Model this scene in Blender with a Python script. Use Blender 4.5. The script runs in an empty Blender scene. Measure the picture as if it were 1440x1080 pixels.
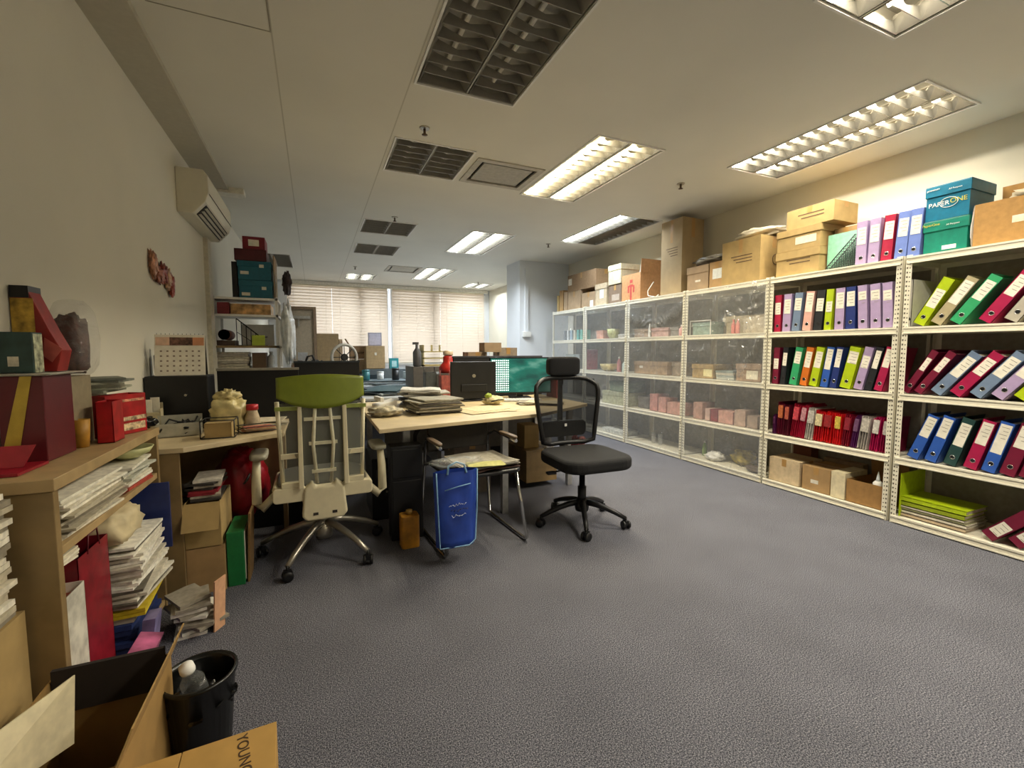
import bpy, math, random
from mathutils import Vector, Matrix, noise
random.seed(7)
R = math.radians
S = bpy.context.scene
col = S.collection

# ------------------------------------------------------------ camera, world, exposure
cam = bpy.data.cameras.new('camera'); cam.sensor_width = 36; cam.lens = 15.75; cam.clip_start = .05
co = bpy.data.objects.new('camera', cam); col.objects.link(co)
co.location = (0, 0, 1.2); co.rotation_euler = (R(90 - 4.357), 0, R(-23.749))
S.camera = co
S.view_settings.view_transform = 'Standard'; S.view_settings.look = 'None'
S.view_settings.gamma = 1; S.view_settings.use_curve_mapping = False
S.view_settings.exposure = 0.1
w = bpy.data.worlds.new('daylight'); S.world = w; w.use_nodes = True
w.node_tree.nodes['Background'].inputs[0].default_value = (.86, .93, 1, 1)
w.node_tree.nodes['Background'].inputs[1].default_value = 2.6
LAMP = 39.0                     # watts per lit lane of a ceiling fixture

# ------------------------------------------------------------ materials
def lin(h):
    h = h.lstrip('#'); o = []
    for i in (0, 2, 4):
        c = int(h[i:i+2], 16) / 255
        o.append(c / 12.92 if c <= .04045 else ((c + .055) / 1.055) ** 2.4)
    return tuple(o) + (1,)
MC = {}
def mat(h, rough=.5, metal=0, var=.06, scale=30, bump=0, bscale=None, spec=None, alpha=None):
    key = (h, rough, metal, var, scale, bump, bscale, spec, alpha)
    if key in MC: return MC[key]
    m = bpy.data.materials.new('surface_' + h.strip('#')); m.use_nodes = True
    n = m.node_tree.nodes; l = m.node_tree.links; b = n['Principled BSDF']
    b.inputs['Roughness'].default_value = rough; b.inputs['Metallic'].default_value = metal
    if spec is not None: b.inputs['Specular IOR Level'].default_value = spec
    if alpha is not None: b.inputs['Alpha'].default_value = alpha
    c = lin(h)
    tc = n.new('ShaderNodeTexCoord')
    nz = n.new('ShaderNodeTexNoise'); nz.inputs['Scale'].default_value = scale; nz.inputs['Detail'].default_value = 3
    l.new(tc.outputs['Object'], nz.inputs['Vector'])
    rp = n.new('ShaderNodeValToRGB')
    rp.color_ramp.elements[0].position = .3; rp.color_ramp.elements[1].position = .7
    rp.color_ramp.elements[0].color = tuple(max(0, x * (1 - var * 2)) for x in c[:3]) + (1,)
    rp.color_ramp.elements[1].color = tuple(min(1, x * (1 + var * 2)) for x in c[:3]) + (1,)
    l.new(nz.outputs['Fac'], rp.inputs[0]); l.new(rp.outputs[0], b.inputs['Base Color'])
    if bump:
        n2 = n.new('ShaderNodeTexNoise'); n2.inputs['Scale'].default_value = bscale or scale
        l.new(tc.outputs['Object'], n2.inputs['Vector'])
        bp = n.new('ShaderNodeBump'); bp.inputs['Strength'].default_value = bump; bp.inputs['Distance'].default_value = .01
        l.new(n2.outputs['Fac'], bp.inputs['Height']); l.new(bp.outputs[0], b.inputs['Normal'])
    MC[key] = m; return m
def emis(h, s):
    m = bpy.data.materials.new('glow'); m.use_nodes = True; n = m.node_tree.nodes
    b = n['Principled BSDF']; b.inputs['Base Color'].default_value = lin(h)
    b.inputs['Emission Color'].default_value = lin(h); b.inputs['Emission Strength'].default_value = s
    return m
def see_through(name, tint, opac, rough=.15, bump=.6, bscale=6, white=.5):
    m = bpy.data.materials.new(name); m.use_nodes = True; n = m.node_tree.nodes; l = m.node_tree.links
    for x in list(n):
        if x.type == 'BSDF_PRINCIPLED': n.remove(x)
    out = [x for x in n if x.type == 'OUTPUT_MATERIAL'][0]
    tr = n.new('ShaderNodeBsdfTransparent'); gl = n.new('ShaderNodeBsdfGlossy'); gl.inputs['Roughness'].default_value = rough
    df = n.new('ShaderNodeBsdfDiffuse'); df.inputs['Color'].default_value = lin(tint)
    tc = n.new('ShaderNodeTexCoord'); nz = n.new('ShaderNodeTexNoise'); nz.inputs['Scale'].default_value = bscale; nz.inputs['Detail'].default_value = 4
    nz.inputs['Distortion'].default_value = 1.5
    l.new(tc.outputs['Object'], nz.inputs['Vector'])
    bp = n.new('ShaderNodeBump'); bp.inputs['Strength'].default_value = bump; bp.inputs['Distance'].default_value = .05
    l.new(nz.outputs['Fac'], bp.inputs['Height']); l.new(bp.outputs[0], gl.inputs['Normal'])
    m1 = n.new('ShaderNodeMixShader'); m1.inputs[0].default_value = white
    l.new(gl.outputs[0], m1.inputs[1]); l.new(df.outputs[0], m1.inputs[2])
    m2 = n.new('ShaderNodeMixShader'); m2.inputs[0].default_value = opac
    l.new(tr.outputs[0], m2.inputs[1]); l.new(m1.outputs[0], m2.inputs[2]); l.new(m2.outputs[0], out.inputs['Surface'])
    return m
def line_mat(name, base, lines, axis_lines, rough=.9, var=.02, bump=0, wdt=.004):
    """painted board with thin joint lines at given world x / y"""
    m = mat(base, rough, var=var, scale=1.3).copy(); m.name = name
    n = m.node_tree.nodes; l = m.node_tree.links; b = n['Principled BSDF']
    src = b.inputs['Base Color'].links[0].from_socket
    ge = n.new('ShaderNodeTexCoord'); sp = n.new('ShaderNodeSeparateXYZ'); l.new(ge.outputs['Object'], sp.inputs[0])
    acc = None
    for ax, v in axis_lines:
        c = n.new('ShaderNodeMath'); c.operation = 'COMPARE'; c.inputs[1].default_value = v; c.inputs[2].default_value = wdt
        l.new(sp.outputs[ax], c.inputs[0])
        if acc is None: acc = c.outputs[0]
        else:
            a = n.new('ShaderNodeMath'); a.operation = 'MAXIMUM'; l.new(acc, a.inputs[0]); l.new(c.outputs[0], a.inputs[1]); acc = a.outputs[0]
    mx = n.new('ShaderNodeMix'); mx.data_type = 'RGBA'; mx.inputs['B'].default_value = lin(lines)
    l.new(acc, mx.inputs['Factor']); l.new(src, mx.inputs['A']); l.new(mx.outputs['Result'], b.inputs['Base Color'])
    return m

M = {}
M['carpet'] = mat('#66666c', .95, var=.0, scale=260, spec=.1)
def carpet():
    m = bpy.data.materials.new('carpet'); m.use_nodes = True; n = m.node_tree.nodes; l = m.node_tree.links; b = n['Principled BSDF']
    b.inputs['Roughness'].default_value = .95; b.inputs['Specular IOR Level'].default_value = .1
    tc = n.new('ShaderNodeTexCoord')
    a = n.new('ShaderNodeTexNoise'); a.inputs['Scale'].default_value = 240; a.inputs['Detail'].default_value = 2
    c = n.new('ShaderNodeTexNoise'); c.inputs['Scale'].default_value = 3; c.inputs['Detail'].default_value = 3
    l.new(tc.outputs['Object'], a.inputs['Vector']); l.new(tc.outputs['Object'], c.inputs['Vector'])
    r = n.new('ShaderNodeValToRGB'); e = r.color_ramp.elements
    e[0].position = .36; e[0].color = lin('#393a40'); e[1].position = .68; e[1].color = lin('#9b999f')
    x = e.new(.5); x.color = lin('#64656e')
    l.new(a.outputs['Fac'], r.inputs[0])
    mx = n.new('ShaderNodeMix'); mx.data_type = 'RGBA'; mx.blend_type = 'MULTIPLY'; mx.inputs['Factor'].default_value = .35
    l.new(r.outputs[0], mx.inputs['A']); l.new(c.outputs['Fac'], mx.inputs['B']); l.new(mx.outputs['Result'], b.inputs['Base Color'])
    bp = n.new('ShaderNodeBump'); bp.inputs['Strength'].default_value = .5; bp.inputs['Distance'].default_value = .01
    l.new(a.outputs['Fac'], bp.inputs['Height']); l.new(bp.outputs[0], b.inputs['Normal'])
    return m
M['carpet'] = carpet()
M['wall'] = mat('#dcd8ca', .9, var=.015, scale=2, bump=.05, bscale=200)
M['wallr'] = mat('#d6d0be', .9, var=.015, scale=2)
M['wallw'] = mat('#dcdfe2', .9, var=.01, scale=2)
M['ceil'] = line_mat('ceiling_board', '#dcd9cd', '#bfbbac',
    [(0, -.14), (0, .54)])
M['wood'] = mat('#87704a', .45, var=.12, scale=9)
M['woodedge'] = mat('#a98f64', .45, var=.08, scale=12)
M['desk'] = mat('#cbb892', .45, var=.06, scale=6)
M['black'] = mat('#0c0c0e', .45); M['blackgloss'] = mat('#08080a', .2)
M['fabric'] = mat('#131315', .9, bump=.3, bscale=400)
M['white'] = mat('#e6e4de', .5, var=.02); M['paper'] = mat('#e3ddcd', .8, var=.04); M['paper2'] = mat('#c8c0ac', .8, var=.1, scale=60)
M['rack'] = mat('#e0dac6', .45, var=.02); M['rackhole'] = mat('#5b5446', .8)
M['kraft'] = mat('#a38358', .8, var=.06, scale=14); M['kraft2'] = mat('#a48a58', .8, var=.05, scale=14); M['kraft3'] = mat('#9b8468', .8, var=.06, scale=14)
M['tape'] = mat('#a7814b', .3, var=.02); M['dark'] = mat('#241c18', .8)
M['chrome'] = mat('#c9c9c6', .15, metal=1, var=.01); M['alu'] = mat('#b3ada0', .35, metal=.9, var=.02)
M['cream'] = mat('#d9cfae', .4, var=.02); M['olive'] = mat('#76821f', .4, var=.03)
M['red'] = mat('#b3141c', .45); M['maroon'] = mat('#64101c', .4, var=.05); M['crimson'] = mat('#a31238', .4, var=.03)
M['gold'] = mat('#b59a3a', .4, metal=.3); M['glassy'] = see_through('clear_plastic', '#cfd2cf', .17, .10, .6, 14)
M['film'] = see_through('stretched_plastic_film', '#cfd2d4', .22, .12, 1.0, 5, .62)
def creases(m):
    n = m.node_tree.nodes; l = m.node_tree.links
    mix = [x for x in n if x.type == 'MIX_SHADER'][-1]
    tc = n.new('ShaderNodeTexCoord'); mp = n.new('ShaderNodeMapping'); mp.inputs['Scale'].default_value = (1, 1.6, .8); mp.inputs['Rotation'].default_value = (.5, 0, 0)
    nz = n.new('ShaderNodeTexNoise'); nz.inputs['Scale'].default_value = 4.5; nz.inputs['Detail'].default_value = 2; nz.inputs['Distortion'].default_value = 1.8
    l.new(tc.outputs['Object'], mp.inputs[0]); l.new(mp.outputs[0], nz.inputs['Vector'])
    ops = [('SUBTRACT', .5), ('ABSOLUTE', 0), ('LESS_THAN', .006), ('MULTIPLY', .16), ('ADD', .21)]; cur = nz.outputs['Fac']
    for op, v in ops:
        q = n.new('ShaderNodeMath'); q.operation = op; q.inputs[1].default_value = v; l.new(cur, q.inputs[0]); cur = q.outputs[0]
    l.new(cur, mix.inputs[0])
creases(M['film'])
M['mesh'] = see_through('black_mesh_fabric', '#0a0a0b', .86, .6, .1, 50, .97)
M['net'] = see_through('pale_mesh_fabric', '#8b8c7e', .45, .5, .1, 50, .9)
M['ink'] = mat('#2a2420', .7)

# ------------------------------------------------------------ mesh collector
class MB:
    def __init__(s): s.v = []; s.f = []; s.mi = []; s.sm = []
    def add(s, vs, fs, mi=0, sm=False, T=None):
        o = len(s.v)
        for p in vs:
            p = Vector(p)
            s.v.append(tuple(T @ p) if T else tuple(p))
        for f in fs: s.f.append([o + i for i in f]); s.mi.append(mi); s.sm.append(sm)
        return s
    def box(s, x0, x1, y0, y1, z0, z1, mi=0, T=None):
        vs = [(x0,y0,z0),(x1,y0,z0),(x1,y1,z0),(x0,y1,z0),(x0,y0,z1),(x1,y0,z1),(x1,y1,z1),(x0,y1,z1)]
        return s.add(vs, [(0,3,2,1),(4,5,6,7),(0,1,5,4),(1,2,6,5),(2,3,7,6),(3,0,4,7)], mi, False, T)
    def tube(s, pts, r, seg=10, mi=0, T=None, closed=False):
        pts = [Vector(p) for p in pts]; n = len(pts); vs = []; fs = []
        rr = r if isinstance(r, (list, tuple)) else [r] * n
        up = None
        for i, p in enumerate(pts):
            if closed: d = pts[(i+1) % n] - pts[i-1]
            else: d = pts[min(i+1, n-1)] - pts[max(i-1, 0)]
            d.normalize()
            if up is None:
                up = Vector((0,0,1)) if abs(d.z) < .9 else Vector((1,0,0))
            a = d.cross(up)
            if a.length < 1e-4: a = d.orthogonal()
            a.normalize(); b = d.cross(a); b.normalize(); up = -b if (-b).dot(up) > 0 else b
            for k in range(seg):
                t = 2 * math.pi * k / seg
                vs.append(p + (a * math.cos(t) + b * math.sin(t)) * rr[i])
        m = n if closed else n - 1
        for i in range(m):
            for k in range(seg):
                j = (i + 1) % n
                fs.append((i*seg+k, i*seg+(k+1)%seg, j*seg+(k+1)%seg, j*seg+k))
        s.add(vs, fs, mi, True, T)
        if not closed:
            o = len(s.v) - n * seg
            s.f.append([o + k for k in range(seg)][::-1]); s.mi.append(mi); s.sm.append(False)
            s.f.append([o + (n-1)*seg + k for k in range(seg)]); s.mi.append(mi); s.sm.append(False)
        return s
    def lathe(s, prof, seg=24, mi=0, T=None, c=(0,0,0), sm=True):
        vs = []; fs = []; n = len(prof)
        for (r, z) in prof:
            for k in range(seg):
                t = 2*math.pi*k/seg; vs.append((c[0]+r*math.cos(t), c[1]+r*math.sin(t), c[2]+z))
        for i in range(n-1):
            for k in range(seg): fs.append((i*seg+k, i*seg+(k+1)%seg, (i+1)*seg+(k+1)%seg, (i+1)*seg+k))
        s.add(vs, fs, mi, sm, T); o = len(s.v) - n*seg
        if prof[0][0] > 1e-4: s.f.append([o+k for k in range(seg)][::-1]); s.mi.append(mi); s.sm.append(False)
        if prof[-1][0] > 1e-4: s.f.append([o+(n-1)*seg+k for k in range(seg)]); s.mi.append(mi); s.sm.append(False)
        return s
    def prism(s, poly, h0, h1, axis='z', mi=0, T=None, sm=False):
        n = len(poly)
        def P(a, b, h): return {'z': (a,b,h), 'y': (a,h,b), 'x': (h,a,b)}[axis]
        vs = [P(a,b,h0) for a,b in poly] + [P(a,b,h1) for a,b in poly]
        fs = [list(range(n))[::-1], list(range(n, 2*n))]
        s.add(vs, fs, mi, False, T)
        o = len(s.v) - 2*n
        for i in range(n):
            s.f.append([o+i, o+(i+1)%n, o+n+(i+1)%n, o+n+i]); s.mi.append(mi); s.sm.append(sm)
        return s
    def panel(s, q, t, mi=0, T=None):
        """quad of 4 corners given thickness t along its normal"""
        q = [Vector(p) for p in q]; nrm = (q[1]-q[0]).cross(q[3]-q[0]).normalized() * t
        vs = q + [p + nrm for p in q]
        return s.add(vs, [(0,3,2,1),(4,5,6,7),(0,1,5,4),(1,2,6,5),(2,3,7,6),(3,0,4,7)], mi, False, T)
    def blob(s, rx, ry, rz, c=(0,0,0), mi=0, amp=.15, fr=6, seed=0, flat=True, nu=28, nv=16, pw=1.0, T=None):
        vs = []; fs = []
        for j in range(nv+1):
            ph = math.pi * j / nv
            for i in range(nu):
                th = 2*math.pi*i/nu
                d = Vector((math.sin(ph)*math.cos(th), math.sin(ph)*math.sin(th), math.cos(ph)))
                e = Vector([math.copysign(abs(q)**pw, q) for q in d])
                k = 1 + amp * (noise.noise(d*fr*.5 + Vector((seed,0,0))) + .5*abs(noise.noise(d*fr*1.3 + Vector((seed,3,0)))))
                z = e.z * rz * k
                if flat: z = max(z, -rz*.98)
                vs.append((c[0]+e.x*rx*k, c[1]+e.y*ry*k, c[2]+z))
        for j in range(nv):
            for i in range(nu): fs.append((j*nu+i, (j+1)*nu+i, (j+1)*nu+(i+1)%nu, j*nu+(i+1)%nu))
        return s.add(vs, fs, mi, True, T)
    def rbox(s, rx, ry, rz, c, mi=0, pw=.35, T=None):
        return s.blob(rx, ry, rz, c, mi, 0, 1, 0, False, 32, 16, pw, T)
    def build(s, name, mats, parent=None, bevel=0, seg=2):
        me = bpy.data.meshes.new(name); me.from_pydata(s.v, [], s.f)
        if not isinstance(mats, (list, tuple)): mats = [mats]
        for m in mats: me.materials.append(m)
        me.polygons.foreach_set('material_index', s.mi); me.polygons.foreach_set('use_smooth', s.sm); me.update()
        o = bpy.data.objects.new(name, me); col.objects.link(o)
        if parent: o.parent = parent
        if bevel:
            b = o.modifiers.new('bevel', 'BEVEL'); b.width = bevel; b.segments = seg; b.limit_method = 'ANGLE'; b.angle_limit = R(40)
        return o
def rounded(w0, w1, h0, h1, r, n=5):
    p = []
    for cx, cy, a0 in ((w1-r, h0+r, -90), (w1-r, h1-r, 0), (w0+r, h1-r, 90), (w0+r, h0+r, 180)):
        for k in range(n+1):
            a = R(a0 + 90*k/n); p.append((cx + r*math.cos(a), cy + r*math.sin(a)))
    return p
def tag(o, label, cat, group=None, kind=None):
    o['label'] = label; o['category'] = cat
    if group: o['group'] = group
    if kind: o['kind'] = kind
    return o
def thing(name, label, cat, loc=(0,0,0), rz=0, group=None):
    o = bpy.data.objects.new(name, None); col.objects.link(o); o.empty_display_size = .1
    o.location = loc; o.rotation_euler = (0, 0, R(rz)); return tag(o, label, cat, group)
def solo(name, mb, mats, label, cat, loc=(0,0,0), rz=0, group=None, bevel=0):
    o = mb.build(name, mats, None, bevel); o.location = loc; o.rotation_euler = (0,0,R(rz)); return tag(o, label, cat, group)
def struct(name, mb, m, bevel=0):
    o = mb.build(name, m, None, bevel); o['kind'] = 'structure'; return o
def dup(o):
    c = o.copy(); col.objects.link(c)
    for ch in list(o.children):
        d = ch.copy(); col.objects.link(d); d.parent = c
        for g in list(ch.children):
            e = g.copy(); col.objects.link(e); e.parent = d
    return c
def text(body, size, mat_, parent, M4, extr=.0006, name='lettering'):
    cu = bpy.data.curves.new('t', 'FONT'); cu.body = body; cu.size = size; cu.extrude = extr; cu.align_x = 'CENTER'; cu.align_y = 'CENTER'
    t = bpy.data.objects.new('t', cu); me = bpy.data.meshes.new_from_object(t); bpy.data.objects.remove(t)
    me.materials.clear(); me.materials.append(mat_)
    o = bpy.data.objects.new(name, me); col.objects.link(o); o.parent = parent; o.matrix_local = M4
    return o
def face_negx(x, y, z, roll=0):   # text on a face that looks to -X, reading along -Y
    return Matrix(((0,0,-1,x),(-1,0,0,y),(0,1,0,z),(0,0,0,1))) @ Matrix.Rotation(R(roll), 4, 'Z')
def face_negy(x, y, z, roll=0):
    return Matrix(((1,0,0,x),(0,0,-1,y),(0,1,0,z),(0,0,0,1))) @ Matrix.Rotation(R(roll), 4, 'Z')

# ------------------------------------------------------------ the room
XL, XR, YN, YW, H = -.88, 4.15, -2.6, 10.9, 2.7
FIX = [  # x0,x1,y0,y1, lanes lit, kind
 (.57,1.16,1.42,2.63,(0,0),'unlit louvred ceiling light nearest the camera, long','c'),
 (.58,1.16,3.34,3.95,(0,0),'unlit square louvred ceiling light beside the ceiling vent','c'),
 (.58,1.17,5.49,6.10,(0,0),'unlit square ceiling light, nearer of the two dark ones in front of the window','c'),
 (.60,1.19,6.76,7.43,(0,0),'unlit square ceiling light, farther of the two dark ones in front of the window','c'),
 (-.84,-.31,8.02,9.22,(0,0),'unlit ceiling light beside the tall cabinet stack at far left','c'),
 (1.87,2.45,2.74,4.03,(1,1),'warm yellow lit louvred ceiling light beside the vent','w'),
 (3.17,3.75,1.47,2.77,(1,1),'warm white lit twin tube ceiling light above the file racks','w2'),
 (2.02,2.60,.13,1.34,(1,1),'lit ceiling light cut off by the top edge of the photo','w2'),
 (1.88,2.46,5.49,6.80,(1,1),'long cool white lit ceiling light in the middle of the ceiling','c'),
 (3.16,3.75,4.20,5.52,(1,0),'half lit ceiling light with only its left tube on','c'),
 (1.93,2.50,8.25,9.66,(1,1),'cool white lit ceiling light just before the window between vent and pilaster','c'),
 (2.05,2.63,-2.3,-1.1,(1,1),'added lit ceiling light out of view behind the camera','w2'),  # unseen fixture, added to light the left wall and near floor
 (.62,1.19,9.45,10.2,(1,1),'small cool lit ceiling light above the left window blind','c'),
 (3.28,3.84,9.72,10.42,(1,1),'small cool lit ceiling light in the far right corner by the pilaster','c'),
]
VENTS = [(1.24,1.79,3.44,3.92), (1.28,1.84,8.3,8.9)]
struct('floor', MB().box(XL-.2, XR+.2, YN-.2, YW+.2, -.1, 0), M['carpet'])
holes = [f[:4] for f in FIX] + VENTS
xs = sorted({XL-.2, XR+.2} | {h[0] for h in holes} | {h[1] for h in holes})
ys = sorted({YN-.2, YW+.2} | {h[2] for h in holes} | {h[3] for h in holes})
mb = MB(); vid = {}
for i in range(len(xs)-1):
    for j in range(len(ys)-1):
        cx, cy = (xs[i]+xs[i+1])/2, (ys[j]+ys[j+1])/2
        if any(a < cx < b and c < cy < d for a, b, c, d in holes): continue
        mb.add([(xs[i],ys[j],H),(xs[i],ys[j+1],H),(xs[i+1],ys[j+1],H),(xs[i+1],ys[j],H)], [(0,1,2,3)])
mb.box(XL-.2, XR+.2, YN-.2, YW+.2, H+.16, H+.22)
struct('ceiling', mb, M['ceil'])
struct('wall_left', MB().box(XL-.2, XL, YN-.2, YW+.2, 0, H+.2), M['wall'])
struct('wall_right', MB().box(XR, XR+.2, YN-.2, YW+.2, 0, H+.2), M['wallr'])
struct('wall_near', MB().box(XL, XR, YN-.2, YN, 0, H+.2), M['wall'])
# pilaster closing the rack row
struct('wall_pilaster', MB().box(3.2, XR, 6.95, 7.5, 0, H), M['wallw'])
# window wall: sill, head, jambs, mullion
mb = MB().box(XL, XR, YW, YW+.2, 0, .85).box(XL, XR, YW, YW+.2, 2.64, H+.2)
mb.box(XL, -.5, YW, YW+.2, .85, 2.64).box(4.05, XR, YW, YW+.2, .85, 2.64)
struct('wall_far', mb, M['wallw'])
glass = see_through('window_glass', '#e8f2f4', .06, .02, 0, 1, .1)
fr = mat('#e9ebec', .4, var=.01)
for i, (a, b) in enumerate(((-.5, 1.62), (1.68, 4.05))):
    mb = MB().box(a, b, YW+.06, YW+.10, .85, .91).box(a, b, YW+.06, YW+.10, 2.58, 2.64)
    for x, w_ in ((a, .05), (.93 if i == 0 else 2.62, .14), (b-.05, .05)): mb.box(x, x+w_, YW+.0, YW+.10, .91, 2.58)
    o = struct('window_%d' % (i+1), mb, fr, .003)
    g = MB().box(a+.04, b-.04, YW+.075, YW+.085, .9, 2.6).build('pane', glass, o)
struct('trim_1', MB().box(-.52, 4.08, YW-.12, YW-.0, 2.62, 2.695), mat('#dcd6c6', .5), .004)     # blind pelmet
struct('trim_2', MB().box(1.643, 1.657, YW+.05, YW+.12, .85, 2.62), fr)                              # mullion
struct('trim_3', MB().box(XL, XL+.2, YN, 4.95, H-.03, H), mat('#b9b4a4', .8, var=.02))               # shallow ceiling drop by the left wall
struct('trim_4', MB().box(XL+.1, -.56, 4.96, 5.10, H-.05, H), mat('#dedacb', .5))
struct('baseboard_right', MB().box(XR-.012, XR, YN, 6.95, 0, .08), mat('#8a8478', .6))
struct('baseboard_left', MB().box(XL, XL+.012, YN, YW, 0, .08), mat('#8a8478', .6))

# door frame left of the blinds
bm = MB().box(-.46,-.40,10.58,10.66,0,2.12).box(0,.06,10.58,10.66,0,2.12).box(-.40,0,10.58,10.66,2.06,2.12)
d = struct('door_1', bm, mat('#6b563f', .5, var=.08), .003)
MB().box(-.40,0,10.62,10.65,0,2.06).build('door_panel', mat('#8a7c66', .5, var=.06), d)
MB().box(-.40,-.06,10.585,10.61,1.86,1.92).box(-.30,-.27,10.585,10.61,1.7,1.86).build('door_closer', mat('#9b968a', .4, metal=.5), d)
MB().tube([(-.05,10.60,1.0),(-.05,10.57,1.0),(-.13,10.57,1.0)], .009).build('door_handle', M['chrome'], d)

# blinds: real slats
def blind(x0, x1, label):
    t = thing('window_blind', label, 'blind', (0, YW-.06, 0), group='pale slatted blinds across the window')
    m = bpy.data.materials.new('blind_slat'); m.use_nodes = True; n = m.node_tree.nodes; l = m.node_tree.links
    b = n['Principled BSDF']; b.inputs['Base Color'].default_value = lin('#d9cdbd'); b.inputs['Roughness'].default_value = .7
    tr = n.new('ShaderNodeBsdfTranslucent'); tr.inputs[0].default_value = lin('#f0e0cc')
    mx = n.new('ShaderNodeMixShader'); mx.inputs[0].default_value = .38
    out = [q for q in n if q.type == 'OUTPUT_MATERIAL'][0]
    l.new(b.outputs[0], mx.inputs[1]); l.new(tr.outputs[0], mx.inputs[2]); l.new(mx.outputs[0], out.inputs[0])
    mb = MB(); z = 2.6
    while z > .92:
        a = .092; sk = noise.noise(Vector((x0, z*4, 0))) * .012
        mb.add([(x0,-.026,z-a/2),(x1,-.026,z-a/2+sk*.3),(x1,.012,z+a/2+sk*.3),(x0,.012,z+a/2)], [(0,1,2,3)])
        z -= .066
    mb.build('slats', m, t)
    MB().box(x0, x1, -.02, .02, 2.6, 2.64).build('head_rail', M['cream'], t)
    mb = MB()
    for f in (.14, .5, .86): mb.box(x0+(x1-x0)*f-.002, x0+(x1-x0)*f+.002, -.014, -.010, .9, 2.6)
    mb.build('ladder_tape', mat('#d9cec0', .8), t)
    MB().box(x0, x1, -.015, .015, .895, .915).build('bottom_rail', M['cream'], t)
blind(-.5, .388, 'pale slatted blind at the far left above the brown door')
blind(.392, 1.59, 'pale slatted blind left of the bright window gap')
blind(1.70, 2.848, 'pale slatted blind just right of the bright window gap')
blind(2.852, 3.98, 'pale slatted blind nearest the pilaster at far right')

# ------------------------------------------------------------ ceiling fixtures
tubeW = {'c': emis('#eef6ff', 14), 'w': emis('#ffe9a8', 12), 'w2': emis('#fff0d2', 14)}
LC = {'c': (.86,.94,1), 'w': (1,.89,.66), 'w2': (1,.925,.77)}
refl = mat('#b5b2a8', .3, metal=.6, var=.01); refl_unlit = mat('#a9a69b', .4, metal=.2, var=.05)  # second one is the unlit copy, lack of light set in its colour
louv = mat('#a39f94', .22, metal=.85, var=.01); louv_unlit = mat('#98948a', .3, metal=.35, var=.03)  # same louvre metal twice, lit and unlit tone put into the colour
for x0, x1, y0, y1, lanes, lab, tone in FIX:
    t = thing('ceiling_light', lab, 'ceiling light', (x0, y0, H), group=None)
    W, L = x1-x0, y1-y0
    lit = any(lanes)
    MB().box(-.012,W+.012,-.012,0,-.008,.004).box(-.012,W+.012,L,L+.012,-.008,.004).box(-.012,0,0,L,-.008,.004).box(W,W+.012,0,L,-.008,.004).build('frame', M['white'], t)
    MB().box(.0,.004,0,L,0,.1).box(W-.004,W,0,L,0,.1).box(0,W,0,.004,0,.1).box(0,W,L-.004,L,0,.1).box(0,W,0,L,.1,.105).box(W/2-.004,W/2+.004,0,L,.0,.1).build('housing', refl if lit else refl_unlit, t)
    n = max(4, round(L/.1))
    for k in (0, 1):
        a, b = (k*W/2+.012, (k+1)*W/2-.012)
        on = lanes[k]; mb = MB(); lm = louv if on else louv_unlit
        c = (a+b)/2
        mb.panel([(a,0.01,.0),(a,L-.01,.0),(a+.04,L-.01,.07),(a+.04,.01,.07)], .002)
        mb.panel([(b,0.01,.0),(b-.04,0.01,.07),(b-.04,L-.01,.07),(b,L-.01,.0)], .002)
        for i in range(n+1):
            y = .01 + (L-.02)*i/n
            mb.prism([(a+.0,0),(b-.0,0),(b-.035,.055),(c,.03),(a+.035,.055)], y-.002, y+.002, 'y')
        mb.build('louvre', lm, t)
        MB().tube([(c,.04,.078),(c,L-.04,.078)], .013, 10).build('tube', tubeW[tone] if on else M['white'], t)
        if on:
            la = bpy.data.lights.new('fluorescent', 'AREA'); la.shape = 'RECTANGLE'; la.size = .035; la.size_y = L-.06
            la.energy = LAMP * L/1.2 * (.66 if 1.4 < y0 < 1.5 else .6 if y0 < -1 else .8 if y0 < 0 else 1.0 if y0 < 7 else .8); la.color = LC[tone]
            lo = bpy.data.objects.new('fluorescent', la); col.objects.link(lo); lo.parent = t; lo.location = (c, L/2, .062)
for (x0,x1,y0,y1), lab in zip(VENTS, ('square return air vent panel between the warm lit light and a dark one','square return air vent panel just before the window')):
    t = thing('ceiling_vent', lab, 'vent', (x0,y0,H))
    W, L = x1-x0, y1-y0
    mb = MB()
    for a,b,c,d in ((-.02,W+.02,-.02,.03),(-.02,W+.02,L-.03,L+.02),(-.02,.03,.03,L-.03),(W-.03,W+.02,.03,L-.03)): mb.box(a,b,c,d,-.01,.006)
    mb.build('frame', mat('#b5afa0', .6), t)
    MB().box(0,W,0,L,.05,.055).build('duct_back', M['dark'], t)
    MB().box(.06,W-.06,.06,L-.06,-.004,.01).build('vent_plate', mat('#a7a293', .6), t)
for x, y, lab in ((.73,3.13,'sprinkler head on the ceiling between the two nearest dark lights'),(3.08,3.21,'sprinkler head beside the bright lit light above the racks'),(3.09,5.74,'sprinkler head near the half lit ceiling light'),(.72,8.68,'sprinkler head before the small lit light at the left blind'),(3.38,9.55,'sprinkler head by the far right corner light'),(.88,5.30,'sprinkler head at the edge of the third dark light')):
    t = thing('sprinkler_head', lab, 'sprinkler', (x,y,H))
    MB().lathe([(.032,-.008),(.036,0)],16).build('escutcheon', M['alu'], t)
    MB().lathe([(.009,-.045),(.009,-.008)],8).lathe([(.003,-.05),(.02,-.047),(.02,-.044)],12).build('nozzle', mat('#5b4a3a', .4, metal=.8), t)
mb = MB()
for a_ in ((-.62,-.14,1.86,1.866),(-.62,-.14,2.504,2.51),(-.62,-.614,1.866,2.504),(-.146,-.14,1.866,2.504)): mb.box(*a_, H-.003, H)
mb.box(-.613,-.147,1.867,2.503,H-.002,H-.0002,1)
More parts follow.
